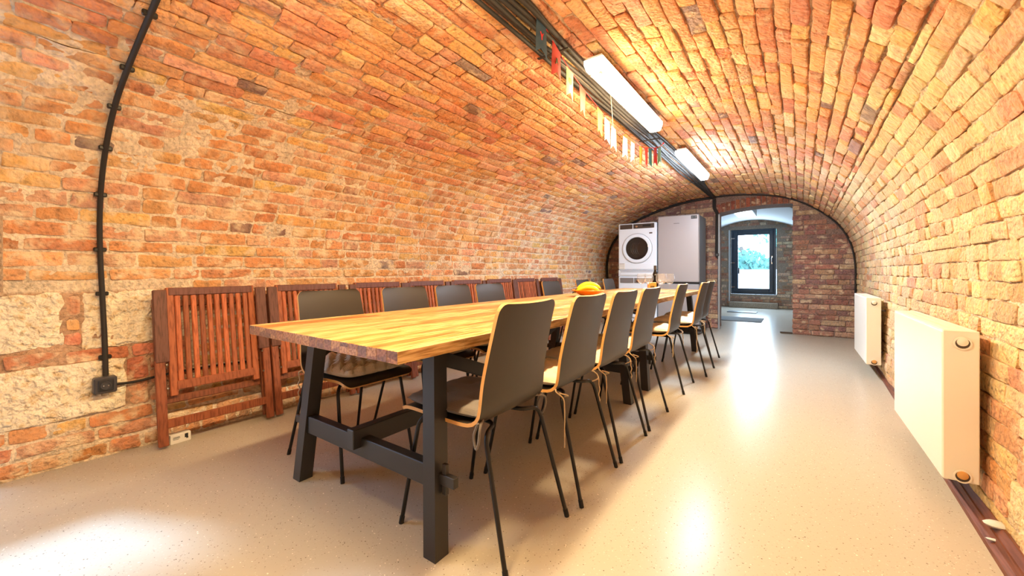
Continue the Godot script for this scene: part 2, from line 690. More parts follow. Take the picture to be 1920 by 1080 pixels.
const DOORWAY := [-0.85, 0.05, 1.95]   # in the left wall: from s, to s, height
const STONES := [[-0.42, 0.335, 0.588, 0.862], [0.405, 0.86, 0.577, 0.87], [-0.42, 0.56, 0.235, 0.503]]

func vault_courses(w0: float, w1: float, s0: float, s1: float, zone: int) -> Array:
	# zone 0 left wall, 1 ceiling, 2 right wall
	var red := [L(221, 161, 113), L(215, 151, 104), L(227, 169, 118), L(209, 143, 102), L(223, 167, 129), L(215, 163, 133), L(229, 180, 122), L(219, 157, 108), L(227, 169, 115), L(213, 151, 106), L(225, 177, 142), L(227, 183, 118)]
	var top := [L(224, 163, 118), L(230, 175, 122), L(216, 149, 113), L(234, 186, 129), L(222, 167, 138), L(228, 180, 133), L(212, 145, 115)]
	var pale := [L(232, 202, 160), L(226, 192, 150), L(236, 210, 168), L(220, 180, 139), L(230, 198, 154), L(218, 169, 133), L(234, 206, 158)]
	var odd := [L(150, 118, 106), L(156, 135, 131), L(222, 175, 104)]
	var specs := []
	var w := w0
	while w < w1 - 0.03:
		var ch := rng.randf_range(0.071, 0.082)
		if w + ch > w1 - 0.02:
			ch = w1 - w
		var joint := rng.randf_range(0.012, 0.018) if zone == 0 else rng.randf_range(0.007, 0.012) if zone == 1 else rng.randf_range(0.005, 0.009)
		var headers := rng.randf()          # how much of this course is headers
		headers = 0.15 if headers < 0.45 else 0.85 if headers < 0.7 else 0.5
		if zone == 2:
			headers = 0.85 if rng.randf() < 0.4 else 0.35
		if zone == 1:
			headers = 0.75 if rng.randf() < 0.5 else 0.35
		var s := s0 - rng.randf() * 0.25
		while s < s1:
			var ln := rng.randf_range(0.125, 0.155) if rng.randf() < headers else rng.randf_range(0.255, 0.305)
			var e := s + ln
			var a0 := maxf(s, s0)
			var a1 := minf(e, s1) - (rng.randf_range(0.008, 0.017) if zone == 0 else rng.randf_range(0.003, 0.008))
			var b0 := w + joint / 2 + n2(s * 0.6, w * 3.0) * 0.006
			var b1 := w + ch - joint / 2 + n2(e * 0.6, w * 3.0) * 0.006
			s = e
			if a1 - a0 < 0.04:
				continue
			var skip := false
			if zone == 0:
				if a1 > DOORWAY[0] - 0.05 and a0 < DOORWAY[1] + 0.0 and b0 < DOORWAY[2]:
					if a1 > DOORWAY[1] + 0.06:
						a0 = DOORWAY[1]
					else:
						skip = true
				if b1 > 0.236 and b0 < 0.868 and a0 < 0.87:      # the patch of stone blocks is laid by hand
					if a1 > 0.95: a0 = 0.882
					else: skip = true
			if skip:
				continue
			var c: Color
			if zone == 0: c = pick(red)
			elif zone == 1:
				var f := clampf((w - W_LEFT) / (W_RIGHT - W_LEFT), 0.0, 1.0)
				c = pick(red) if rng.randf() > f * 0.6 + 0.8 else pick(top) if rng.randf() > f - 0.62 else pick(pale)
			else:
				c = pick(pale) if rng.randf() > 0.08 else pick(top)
			if rng.randf() < 0.018 and zone != 2:
				c = pick(odd)
			var h := rng.randf_range(-0.003, 0.004)
			if zone == 1: h = rng.randf_range(-0.008, 0.009)
			if zone == 2: h = rng.randf_range(-0.004, 0.006)
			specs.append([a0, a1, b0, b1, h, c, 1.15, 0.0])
		w += ch
	return specs

func vault_skin(w0: float, w1: float, zone: int) -> MB:   # the mortar bed, with the back of the masonry behind it
	var mb := MB.new()
	var ds := 0.022
	var s_list := [S_FRONT, -1.6, -0.85, -0.5]
	var x := -0.25
	while x < S_END + 0.02:
		s_list.append(x)
		x += ds if x < 4.0 else ds * 2.0
	s_list.append(S_END + 0.05)
	if zone == 0:
		s_list.append(DOORWAY[1])
		s_list.sort()
	var nw := int(ceil((w1 - w0) / 0.02))
	var cream := L(236, 216, 190)
	var dull := L(168, 139, 118)
	var at := mb.v.size()
	for j in nw + 1:
		var w := lerpf(w0, w1, float(j) / nw)
		var f := smoothstep(1.9, 3.3, w)      # flush and smeared on the left wall, raked out overhead and on the right
		for s in s_list:
			var k := n2(s * 1.1, w * 1.1) + 0.5 * n2(s * 4.0 + 9.0, w * 4.0)
			var h := lerpf(-0.0066 + k * 0.0105, -0.015 + k * 0.010, f)
			if zone == 0:      # more mortar left on the face of the bricks high up near the camera
				h += 0.005 * smoothstep(1.2, 1.8, w) * smoothstep(2.4, 0.8, s) * (0.6 + k)
			if f > 0.0 and zone == 2:
				h = -0.010 + k * 0.009
			var cc := cream.lerp(dull, f * 0.7 if zone != 2 else 0.2)
			if zone == 0 and w > 0.235 and w < 0.87 and s < 0.87:
				cc = cc.lerp(L(176, 129, 95), 0.75)
			mb.col = cc * (1.0 + 0.25 * n2(s * 0.7, w * 0.7 + 3.0))
			mb.p(on_vault(s, w, h))
	var ns := s_list.size()
	for j in nw:
		var w := lerpf(w0, w1, (j + 0.5) / nw)
		for i in ns - 1:
			var s: float = (s_list[i] + s_list[i + 1]) / 2
			if zone == 0 and s > DOORWAY[0] and s < DOORWAY[1] and w < DOORWAY[2]:
				continue
			var q := at + j * ns + i
			mb.quad(q, q + 1, q + 1 + ns, q + ns)
	# outer face of the masonry
	mb.col = dull
	var cuts := [S_FRONT - 0.3, DOORWAY[0], DOORWAY[1], S_END + 0.45]
	for i in 3:
		var n := 12
		for j in n:
			var wa := lerpf(w0, w1, float(j) / n)
			var wb := lerpf(w0, w1, float(j + 1) / n)
			if zone == 0 and i == 1 and (wa + wb) / 2 < DOORWAY[2]:
				continue
			mb.q(on_vault(cuts[i], wb, -0.4), on_vault(cuts[i + 1], wb, -0.4), on_vault(cuts[i + 1], wa, -0.4), on_vault(cuts[i], wa, -0.4))
	return mb

func build_room():
	# floor
	var f := MB.new()
	f.box(V(-1.2, -0.06, 5.2), Vector3(4.9, 0.12, 15.6), 0.0)
	tag(obj("floor", f, M.floor), "glossy beige grey resin floor with fine dark and white flecks", "floor", "", "structure")
	# left wall
	var skin := vault_skin(-0.05, W_LEFT, 0)
	skin.col = L(190, 163, 136)
	for e in [[DOORWAY[1], DOORWAY[1] + 0.1, 0.0, 2.2], [DOORWAY[0] - 0.1, DOORWAY[0], 0.0, 2.2]]:
		skin.box(V(-3.28, 1.05, (e[0] + e[1]) / 2), Vector3(0.44, 2.1, 0.098), 0.004)
	skin.box(V(-3.24, 1.86, -0.52), Vector3(0.5, 0.1, 1.2), 0.004)
	var wl := obj("wall_left", skin, M.mortar)
	tag(wl, "curved orange brick wall on the left with pale stone blocks low down", "wall", "", "structure")
	lay(wl, 0, vault_courses(0.004, W_LEFT, -0.7, S_END - 0.01, 0), M.brick_limed)
	for k in STONES:
		var sb := MB.new()
		brick(sb, 0, k[0], k[1], k[2], k[3], 0.004, L(246, 231, 206), 20, 9, 2.4, 0.012)
		obj("stone_block", sb, M.stone, wl)
	var near := [L(208, 135, 104), L(214, 149, 111), L(200, 124, 95), L(222, 169, 108)]
	for k in [[-0.4, -0.14, 0.51, 0.58], [-0.12, 0.13, 0.508, 0.577], [0.145, 0.33, 0.512, 0.578], [0.345, 0.398, 0.6, 0.66], [0.35, 0.395, 0.675, 0.735], [0.346, 0.397, 0.75, 0.85], [0.345, 0.58, 0.508, 0.568], [0.595, 0.84, 0.508, 0.566], [0.572, 0.655, 0.38, 0.498], [0.572, 0.65, 0.24, 0.37], [0.668, 0.8, 0.43, 0.498], [0.668, 0.86, 0.34, 0.42], [0.665, 0.87, 0.24, 0.33]]:
		var kb := MB.new()
		brick(kb, 0, k[0], k[1], k[2], k[3], 0.001, pick(near), 6, 4, 1.2)
		obj("brick", kb, M.brick_limed, wl)
	# ceiling
	var ce := obj("ceiling", vault_skin(W_LEFT, W_RIGHT, 1), M.mortar)
	tag(ce, "barrel vaulted brick ceiling with raked out joints", "ceiling", "", "structure")
	lay(ce, 0, vault_courses(W_LEFT, W_RIGHT, -0.5, S_END - 0.01, 1), M.brick)
	# right wall
	var wr := obj("wall_right", vault_skin(W_RIGHT, prof_len + 0.0, 2), M.mortar)
	tag(wr, "curved pale ochre brick wall on the right behind the radiators", "wall", "", "structure")
	lay(wr, 0, vault_courses(W_RIGHT, prof_len - 0.02, 1.2, S_END - 0.01, 2), M.brick)
	# wall behind the camera
	var wf := MB.new()
	wf.col = L(190, 143, 113)
	wf.box(V(-1.2, 1.3, S_FRONT - 0.16), Vector3(4.9, 2.8, 0.3), 0.0)
	tag(obj("wall_front", wf, M.mortar), "plain rendered wall closing the cellar behind the camera", "wall", "", "structure")
	build_end_wall()
	build_annex()
	# skirting on the right
	var sk := MB.new()
	var poly := PackedVector2Array([Vector2(0, 0), Vector2(0.07, 0), Vector2(0.07, 0.055), Vector2(0.05, 0.058), Vector2(0.034, 0.036), Vector2(0.027, 0.037), Vector2(0.02, 0.02), Vector2(0.003, 0.014)])
	sk.prism(poly, Transform3D(Basis(Vector3.UP, -0.028), V(0.662, 0, 6.2)), 6.6)
	var bb := obj("baseboard_right", sk, M.skirting_wood)
	tag(bb, "reddish brown wooden skirting strip along the foot of the right wall", "baseboard", "", "structure")
	var sp := MB.new()
	sp.lathe([[0.0, -0.004], [0.03, 0.0], [0.036, 0.006], [0.026, 0.014], [0.0, 0.016]], 9, Transform3D(Basis.from_scale(Vector3(1.0, 1, 0.7)), V(0.592, 0.052, 2.2)))
	sp.lathe([[0.0, -0.004], [0.012, 0.0], [0.015, 0.004], [0.0, 0.008]], 8, Transform3D(Basis.from_scale(Vector3(1.5, 1, 0.6)), V(0.57, 0.024, 2.14)))
	tag(obj("plaster_splash", sp, M.white_plaster), "white lump of dried plaster on the brown skirting strip", "plaster")

const OPEN_L := -1.095
const OPEN_R := -0.045
func arch_y(t: float) -> float:
	return 2.035 - 0.16 * (t + 0.36) * (t + 0.36)

func build_end_wall():
	var mb := MB.new()
	mb.col = L(150, 124, 113)
	var d := 0.44
	mb.box(V((-3.5 + OPEN_L) / 2, 1.3, S_END + 0.012 + d / 2), Vector3(OPEN_L + 3.5, 2.8, d), 0.0)
	mb.box(V((1.1 + OPEN_R) / 2, 1.3, S_END + 0.012 + d / 2), Vector3(1.1 - OPEN_R, 2.8, d), 0.0)
	var poly := PackedVector2Array()
	for k in 13:
		var t := lerpf(OPEN_L, OPEN_R, k / 12.0)
		poly.append(Vector2(t, arch_y(t)))
	poly.append(Vector2(OPEN_R, 2.7))
	poly.append(Vector2(OPEN_L, 2.7))
	mb.prism(poly, Transform3D(Basis.IDENTITY, V(0, 0, S_END + 0.012 + d)), d)
	var w := obj("wall_back", mb, M.mortar)
	tag(w, "brown brick end wall with an arched opening into the next room", "wall", "", "structure")
	var dull := [L(160, 114, 102), L(174, 131, 113), L(150, 110, 102), L(182, 147, 122), L(166, 122, 108), L(142, 108, 104), L(186, 157, 131), L(168, 118, 106)]
	var specs := []
	var y := 0.006
	while y < 2.24:
		var ch := rng.randf_range(0.068, 0.084)
		var t := -3.12 - rng.randf() * 0.2
		while t < 0.74:
			var ln := rng.randf_range(0.13, 0.16) if rng.randf() < 0.35 else rng.randf_range(0.24, 0.31)
			var a0 := t
			var a1 := t + ln - 0.012
			t += ln
			var mid_y := y + ch / 2
			if a1 > OPEN_L and a0 < OPEN_R:
				if a0 < OPEN_L - 0.06: a1 = OPEN_L + 0.004
				elif a1 > OPEN_R + 0.06: a0 = OPEN_R - 0.004
				else: continue
			var roof := false
			for a in [a0, a1]:
				var lim := 0.0
				for k in prof_p.size():
					if absf(prof_p[k].x - a) < 0.008:
						lim = maxf(lim, prof_p[k].y)
				roof = roof or (mid_y > lim + 0.02 and a > -3.0 and a < 0.66)
			if roof or a1 - a0 < 0.04:
				continue
			specs.append([a0, a1, y + 0.006, y + ch - 0.006, rng.randf_range(-0.004, 0.008), pick(dull), 1.4, 0.0])
		y += ch
	# bricks on end round the arch
	var n := 15
	for k in n:
		var a := lerpf(OPEN_L - 0.02, OPEN_R + 0.02, (k + 0.08) / n)
		var b := lerpf(OPEN_L - 0.02, OPEN_R + 0.02, (k + 0.92) / n)
		specs.append([a, b, arch_y((a + b) / 2) + 0.004, arch_y((a + b) / 2) + 0.15, 0.005, pick([L(158, 94, 77), L(150, 98, 81), L(166, 104, 81)]), 1.0, 0.0])
	lay(w, 1, specs, M.brick)
	var chip := MB.new()
	chip.box(V(-0.13, 0.012, 7.6), Vector3(0.16, 0.022, 0.07), 0.006, Basis(Vector3.UP, 0.1))
	tag(obj("wood_offcut", chip, M.bark), "small brown wood offcut lying at the foot of the opening", "offcut")

func annex_y(t: float) -> float:
	return 2.33 - 0.27 * (t + 0.95) * (t + 0.95)

func build_annex():
	# plastered vault
	var mb := MB.new()
	var pts := PackedVector3Array()
	var outer := PackedVector3Array()
	for s in [12.45, 8.0]:
		for k in 25:
			var t := lerpf(-2.6, 0.7, k / 24.0)
			pts.append(V(t, annex_y(t), s))
			outer.append(V(t, annex_y(t) + 0.25, s))
	mb.grid(pts, 25, 2, false, true)
	mb.grid(outer, 25, 2)
	tag(obj("ceiling_annex", mb, M.white_plaster), "white plastered vault of the room beyond the arch", "ceiling", "", "structure")
	for e in [["wall_annex_left", -2.6, "far room's left brick wall beyond the arched opening"], ["wall_annex_right", 0.7, "far room's right brick wall beyond the arched opening"]]:
		var wb := MB.new()
		wb.col = L(160, 143, 145)
		wb.box(V(e[1] + (-0.15 if e[1] < -1 else 0.15), 1.0, 10.2), Vector3(0.3, 2.3, 4.6), 0.0)
		tag(obj(e[0], wb, M.mortar), e[2], "wall", "", "structure")
	# end wall round the door
	var eb := MB.new()
	eb.col = L(160, 146, 132)
	var dt0 := -1.47
	var dt1 := -0.42
	var z := 12.4 + 0.012 + 0.2
	eb.box(V((-2.9 + dt0) / 2, 1.3, z), Vector3(dt0 + 2.9, 2.9, 0.4), 0.0)
	eb.box(V((1.0 + dt1) / 2, 1.3, z), Vector3(1.0 - dt1, 2.9, 0.4), 0.0)
	eb.box(V((dt0 + dt1) / 2, 0.1, z), Vector3(dt1 - dt0, 0.5, 0.4), 0.0)
	eb.box(V((dt0 + dt1) / 2, 2.43, z), Vector3(dt1 - dt0, 0.68, 0.4), 0.0)
	var we := obj("wall_annex_end", eb, M.mortar)
	tag(we, "grey brown brick wall around the glazed door at the far end", "wall", "", "structure")
	var rest := MB.new()
	var cold := [L(188, 151, 126), L(170, 139, 120), L(196, 163, 136), L(178, 127, 103), L(206, 184, 159), L(156, 127, 111)]
	var y := 0.01
	while y < 2.3:
		var ch := rng.randf_range(0.066, 0.09)
		var t := -2.6 - rng.randf() * 0.2
		while t < 0.7:
			var ln := rng.randf_range(0.12, 0.3)
			if not (t + ln > dt0 and t < dt1 and y + ch > 0.36 and y < 2.1) and y < annex_y(t) - 0.03:
				var a0 := t
				var a1 := t + ln - 0.014
				if y + ch > 0.36 and y < 2.1:
					if a0 < dt0: a1 = minf(a1, dt0 - 0.01)
				brick(rest, 2, a0, a1, y + 0.006, y + ch - 0.006, rng.randf_range(-0.006, 0.012), pick(cold), 4, 3, 1.6)
			t += ln
		y += ch
	obj("small_bricks", rest, M.brick, we).set_meta("kind", "stuff")
	var ledge := MB.new()
	ledge.col = L(160, 148, 132)
	ledge.box(V(-0.93, 0.075, 12.3), Vector3(1.1, 0.15, 0.2), 0.012)
	obj("step", ledge, M.mortar, we)
	var bead := MB.new()
	bead.col = L(230, 237, 240)
	bead.box(V(-1.5, 1.12, 12.39), Vector3(0.03, 1.95, 0.03), 0.006)
	obj("plaster_bead", bead, M.white_plaster, we)
	# the glazed door
	var door := thing("door_1", "dark blue framed glazed door with bright daylight behind", "door", V(-0.945, 0.36, 12.46))
	door.set_meta("kind", "structure")
	var w := 1.03
	var h := 1.73
	var fr := MB.new()
	for e in [[Vector3(-w / 2 + 0.03, h / 2, 0), Vector3(0.06, h, 0.08)], [Vector3(w / 2 - 0.03, h / 2, 0), Vector3(0.06, h, 0.08)], [Vector3(0, h - 0.03, 0), Vector3(w - 0.12, 0.06, 0.08)], [Vector3(0, 0.03, 0), Vector3(w - 0.12, 0.06, 0.08)]]:
		fr.box(e[0], e[1], 0.006)
	obj("frame", fr, M.door_frame, door)
	var sa := MB.new()
	for e in [[Vector3(-w / 2 + 0.115, h / 2, 0.03), Vector3(0.11, h - 0.1, 0.07)], [Vector3(w / 2 - 0.105, h / 2, 0.03), Vector3(0.09, h - 0.1, 0.07)], [Vector3(0.01, h - 0.1, 0.03), Vector3(w - 0.32, 0.1, 0.07)], [Vector3(0.01, 0.1, 0.03), Vector3(w - 0.32, 0.1, 0.07)]]:
		sa.box(e[0], e[1], 0.008)
	var sash := obj("sash", sa, M.door_frame, door)
	var pn := MB.new()
	pn.box(Vector3(0.01, h / 2, 0.03), Vector3(w - 0.3, h - 0.28, 0.012), 0.0)
	obj("pane", pn, M.pane_glass, sash)
	var hd := MB.new()
	hd.box(Vector3(w / 2 - 0.09, 0.9, 0.075), Vector3(0.03, 0.22, 0.02), 0.006)
	hd.tube(bend([Vector3(w / 2 - 0.09, 0.96, 0.08), Vector3(w / 2 - 0.09, 0.96, 0.13), Vector3(w / 2 - 0.09, 0.84, 0.13)], 0.02), 0.01, 8)
	obj("handle", hd, M.chrome, sash)
	var lk := MB.new()
	lk.box(Vector3(-w / 2 + 0.19, 0.62, 0.075), Vector3(0.03, 0.16, 0.03), 0.005)
	obj("latch", lk, M.dark_plastic, sash)
	for y0 in [0.18, 0.84, 1.5]:
		var hg := MB.new()
		hg.box(Vector3(-w / 2 + 0.05, y0, 0.06), Vector3(0.09, 0.035, 0.03), 0.004)
		obj("hinge", hg, M.chrome, door)
	# ceiling lamp, cable, mats
	var lamp := thing("ceiling_lamp", "white louvred box lamp on the white vault of the far room", "lamp", V(-0.91, 2.33, 9.9))
	var lb := MB.new()
	lb.box(Vector3(0, -0.06, 0), Vector3(0.38, 0.14, 1.1), 0.01)
	obj("housing", lb, M.lamp_housing, lamp)
	for x in [-0.075, 0.075]:
		var df := MB.new()
		df.box(Vector3(x * 1.2, -0.134, 0), Vector3(0.15, 0.014, 1.0), 0.003)
		obj("diffuser", df, M.diffuser_far, lamp)
	area("far_room_lamp_light", V(-0.91, 2.17, 9.9), Vector2(0.3, 1.0), V(-0.91, 0, 9.9), 1.6, Color(0.8, 0.92, 1.0))
	var cb := MB.new()
	for k in 2:
		var path := PackedVector3Array()
		for i in 16:
			var t := lerpf(-0.9, 0.3, i / 15.0)
			path.append(V(t, annex_y(t) - 0.015, 8.6 + 0.05 * k + 0.05 * t))
		cb.tube(path, 0.012, 6)
	tag(obj("vault_cable", cb, M.cable_black), "pair of black cables across the white vault beyond the arch", "cable")
	var m1 := MB.new()
	m1.box(V(-0.95, 0.006, 9.25), Vector3(0.82, 0.012, 0.75), 0.004)
	tag(obj("floor_mat", m1, M.mat_grey), "large grey floor mat just beyond the arched opening", "mat")
	var m2 := MB.new()
	m2.box(V(-1.05, 0.007, 10.9), Vector3(0.6, 0.014, 0.36), 0.004)
	tag(obj("door_mat", m2, M.dark_plastic), "small dark doormat in front of the glazed door", "mat")
	# the garden outside
	var gd := MB.new()
	gd.box(V(-1, -0.4, 26), Vector3(40, 1.5, 26.6), 0.0)
	tag(obj("garden_ground", gd, M.gravel), "bright pale gravel yard outside the glazed door", "ground", "", "structure")
	var g2 := MB.new()
	g2.box(V(-6.6, -0.55, -0.5), Vector3(6.0, 1.0, 8.0), 0.0)
	tag(obj("ground_outside", g2, M.gravel), "pale paved ground outside the side doorway", "ground", "", "structure")
	var gw := MB.new()
	gw.box(V(-1.0, 0.68, 16.6), Vector3(12.0, 0.7, 0.25), 0.02)
	tag(obj("garden_wall", gw, M.white_plaster), "low bright white wall across the yard outside the glazed door", "wall")
	for e in [["garden_shrub", "dense blue green shrub seen through the glazed door", "shrub", V(-1.62, 0.35, 18.5), 0.85, 1100, 5], ["garden_tree", "light green tree branches hanging at the top of the door view", "tree", V(-0.75, 2.0, 19.5), 0.75, 170, 6]]:
		var tr := thing(e[0], e[1], e[2], e[3])
		var lf := MB.new()
		var r := RandomNumberGenerator.new()
		r.seed = e[6]
		for k in e[5]:
			var d: Vector3 = Vector3(r.randfn(), r.randfn() * 0.8, r.randfn()).normalized() * e[4] * pow(r.randf(), 0.4)
			d.y += e[4] * 0.8
			var bs := Basis(Vector3(r.randfn(), r.randfn(), r.randfn()).normalized(), r.randf() * TAU) * 0.09
			lf.q(d + bs * Vector3(0, -1.4, 0), d + bs * Vector3(0.7, 0, 0.1), d + bs * Vector3(0, 1.4, 0), d + bs * Vector3(-0.7, 0, 0.1))
		var lo := obj("foliage", lf, M.leaf, tr)
		lo.set_meta("kind", "stuff")
		var tk := MB.new()
		var foot: float = 0.0 if e[6] == 5 else -1.65
		tk.tube(smooth([Vector3(0.1, foot, 0), Vector3(0.05, foot * 0.5 + 0.3, 0.02), Vector3(0, 0.9, 0), Vector3(-0.2, 1.6, 0.1)]), 0.07, 7)
		obj("trunk", tk, M.bark, tr)

# ---------------------------------------------------------------- lamps, cables, pipes
func batten(label: String, s0: float, s1: float, warm: bool, power: float):
	var n := thing("batten_lamp", label, "lamp", V(-0.945, 2.215, (s0 + s1) / 2), 0.0, "ceiling batten lamps")
	var ln := s1 - s0
	var hb := MB.new()
	hb.prism(PackedVector2Array([Vector2(-0.05, -0.022), Vector2(0.05, -0.022), Vector2(0.045, 0.0), Vector2(-0.045, 0.0)]), Transform3D(Basis.IDENTITY, Vector3(0, 0, -ln / 2 + 0.02)), ln - 0.04)
	obj("housing", hb, M.lamp_housing, n)
	var db := MB.new()
	db.prism(PackedVector2Array([Vector2(-0.058, -0.022), Vector2(-0.058, -0.05), Vector2(-0.044, -0.088), Vector2(-0.03, -0.096), Vector2(0.03, -0.096), Vector2(0.044, -0.088), Vector2(0.058, -0.05), Vector2(0.058, -0.022)]), Transform3D(Basis.IDENTITY, Vector3(0, 0, -ln / 2)), ln)
	obj("diffuser", db, M.diffuser_warm if warm else M.diffuser_cool, n)
	for z in [-1.0, 1.0]:
		for x in [-0.028, 0.028]:
			var cl := MB.new()
			cl.box(Vector3(x, -0.09, z * (ln / 2 - 0.04)), Vector3(0.014, 0.03, 0.03), 0.003)
			obj("clip", cl, M.lamp_housing, n)
	var c := WARM if warm else COOL
	area("batten_light", V(-0.945, 2.108, (s0 + s1) / 2), Vector2(0.1, ln - 0.06), V(-0.945, 0.0, (s0 + s1) / 2), power, c)
	for k in 3:
		var o := OmniLight3D.new()
		o.name = "batten_glow"
		o.light_color = lin(c)
		o.light_energy = power * 0.085
		o.light_size = 0.04
		o.omni_range = 20.0
		o.omni_attenuation = 2.0
		o.shadow_enabled = true
		add_child(o, true)
		o.position = V(-0.945, 2.06, lerpf(s0 + 0.15, s1 - 0.15, k / 2.0))

func build_services():
	batten("lit white batten lamp beside the colourful flags", 2.13, 3.36, true, 4.2)
	batten("lit cold white batten lamp near the arched end wall", 4.26, 5.5, false, 5.8)
	batten("warm white batten lamp above the near end of the table", 0.0, 1.23, true, 4.2)
	# bundle of cables along the crown
	var b := thing("cable_bundle", "thick bundle of dark cables along the top of the vault", "cables", V(-1.1, 2.2, 3.0))
	for k in 10:
		var path := PackedVector3Array()
		var r := RandomNumberGenerator.new()
		r.seed = 40 + k
		var s := -2.0
		while s < 7.5:
			var t := -1.2 + 0.021 * k + 0.008 * sin(s * 1.7 + k * 2.1) + 0.006 * sin(s * 4.3 + k)
			if k > 6:
				t -= 0.006 * (k - 6) * (smoothstep(1.5, 2.1, s) + smoothstep(1.6, 1.2, s))
			var conv := smoothstep(5.4, 7.4, s)
			t = lerpf(t, -1.17 + 0.006 * k, conv)
			path.append(V(t + 1.1, on_vault(s, arc_at(t, true), 0.0).y - 2.2 - 0.02 - 0.012 * (k % 3 == 1 as int) - 0.006 * absf(sin(s * 2.3 + k)), s - 3.0))
			s += 0.19
		path.append(V(-1.165 + 0.006 * k + 1.1, 0.02, 7.49 - 3.0))
		var mb := MB.new()
		mb.tube(path, 0.0085 + 0.003 * (k % 3), 7)
		obj("cable", mb, M.cable_grey if k == 3 else M.cable_black, b)
	for s in [-0.6, 0.7, 1.95, 3.75, 5.9]:
		var mb := MB.new()
		mb.box(V(-0.005, -0.012, s - 3.0), Vector3(0.2, 0.006, 0.02), 0.002)
		obj("cable_strap", mb, M.black_rubber, b)
	# cable drop on the end wall, left and right along the arch and down by the opening
	var lft := MB.new()
	var rgt := MB.new()
	var pl := PackedVector3Array()
	var pr := PackedVector3Array()
	var wc := arc_at(-1.16, true)
	for i in 40:
		pl.append(on_vault(S_END - 0.025, lerpf(wc, 0.55, i / 39.0), 0.025))
		pr.append(on_vault(S_END - 0.018, lerpf(wc, prof_len - 0.5, i / 39.0), 0.016))
	lft.tube(pl, 0.021, 7)
	rgt.tube(pr, 0.011, 7)
	tag(obj("wall_cable", lft, M.cable_black), "thick black cable following the vault on the end wall, above the fridge", "cable")
	tag(obj("wall_cable", rgt, M.cable_black), "thin black cable following the vault over the arched opening and down", "cable")
	var dr := thing("cable_drop", "black cables dropping beside the arched opening, left of its edge", "cables", V(-1.12, 0, 7.5))
	for k in 3:
		var mb := MB.new()
		var x := -0.03 + 0.016 * k
		mb.tube(bend([Vector3(x, 2.2, 0.0), Vector3(x, 2.03, 0.0), Vector3(x + 0.045, 1.96, 0.0), Vector3(x + 0.04, 1.22 - 0.02 * k, 0.0)], 0.05), 0.011, 7)
		obj("cable", mb, M.cable_black, dr)
	var cl := MB.new()
	cl.box(Vector3(0.035, 1.25, 0.0), Vector3(0.06, 0.05, 0.04), 0.008)
	obj("clamp", cl, M.dark_plastic, dr)
	var pp := MB.new()
	pp.tube(PackedVector3Array([V(-1.062, 0.0, 7.5), V(-1.062, 1.93, 7.5)]), 0.016, 10)
	tag(obj("grey_pipe", pp, M.pipe_grey), "slim grey vertical pipe at the left edge of the arched opening", "pipe")
	# conduit and socket on the left wall
	var cn := thing("wall_conduit", "black conduit running up the left brick wall to the ceiling", "conduit", V(-3.0, 0.42, 0.47))
	var cp := PackedVector3Array()
	for i in 60:
		var w := lerpf(0.42, wc - 0.02, i / 59.0)
		cp.append(on_vault(0.473 + 0.01 * sin(w * 3.0) - 0.02 * smoothstep(0.9, 0.4, w) * 0.0, w, 0.02) - cn.position)
	var tb := MB.new()
	tb.tube(cp, 0.0118, 8)
	obj("tube", tb, M.cable_black, cn)
	for w in [0.52, 0.86, 1.1, 1.4, 1.66, 1.9, 2.15, 2.5]:
		var mb := MB.new()
		var p := on_vault(0.473 + 0.01 * sin(w * 3.0), w, 0.014) - cn.position
		mb.box(p, Vector3(0.022, 0.022, 0.05), 0.004)
		obj("clip", mb, M.black_rubber, cn)
	var so := thing("wall_socket", "dark grey power socket on the stone of the left wall", "socket", V(-2.985, 0.38, 0.475), PI / 2)
	var bx := MB.new()
	bx.box(Vector3(0, 0, 0.02), Vector3(0.088, 0.084, 0.05), 0.006)
	obj("box", bx, M.socket_grey, so)
	var fp := MB.new()
	fp.box(Vector3(0, 0, 0.047), Vector3(0.06, 0.06, 0.008), 0.004)
	obj("face_plate", fp, M.dark_plastic, so)
	var ho := MB.new()
	ho.lathe([[0.021, 0.0], [0.021, 0.006], [0.018, 0.006], [0.017, 0.0015], [0.0, 0.0015]], 18, Transform3D(Basis(Vector3.RIGHT, PI / 2), Vector3(0, 0, 0.05)))
	obj("outlet", ho, M.socket_grey, so)
	for x in [-0.009, 0.009]:
		var pin := MB.new()
		pin.lathe([[0.0028, 0.0], [0.0028, 0.0022], [0.0, 0.0022]], 8, Transform3D(Basis(Vector3.RIGHT, PI / 2), Vector3(x, 0, 0.0515)))
		obj("pin_hole", pin, M.chrome, so)
	var ca := MB.new()
	ca.tube(smooth([V(-2.97, 0.372, 0.52), V(-2.985, 0.365, 0.6), V(-2.985, 0.378, 0.75), V(-2.99, 0.38, 1.0), V(-2.99, 0.36, 1.4)]), 0.007, 7)
	tag(obj("socket_cable", ca, M.cable_black), "thin black cable running from the wall socket behind the folded chairs", "cable")
	# bunting
	var bu := thing("bunting", "string of small colourful swallow tailed flags below the cables", "bunting", V(-1.03, 2.0, 2.7))
	var line := [[1.6, 2.23], [1.7, 2.215], [1.96, 2.114], [2.17, 2.058], [2.37, 2.025], [2.66, 1.968], [2.89, 1.962], [3.1, 1.972], [3.3, 1.996], [3.56, 2.052], [3.8, 2.125], [3.93, 2.19]]
	var lp := []
	for q in line:
		var away: float = 1.0 + 0.09 * sin(PI * clampf((q[0] - 1.6) / 2.33, 0.0, 1.0))
		lp.append(V(1.03 - 1.03 * away, EYE + (q[1] - EYE) * away - 2.0, q[0] * away - 2.7))
	var rope := smooth(lp, 5)
	var sm := MB.new()
	sm.tube(rope, 0.0025, 5)
	obj("string", sm, M.flag_red, bu)
	var knots := MB.new()
	knots.lathe([[0.0, -0.01], [0.011, 0.0], [0.0, 0.012]], 7, Transform3D(Basis.IDENTITY, rope[0]))
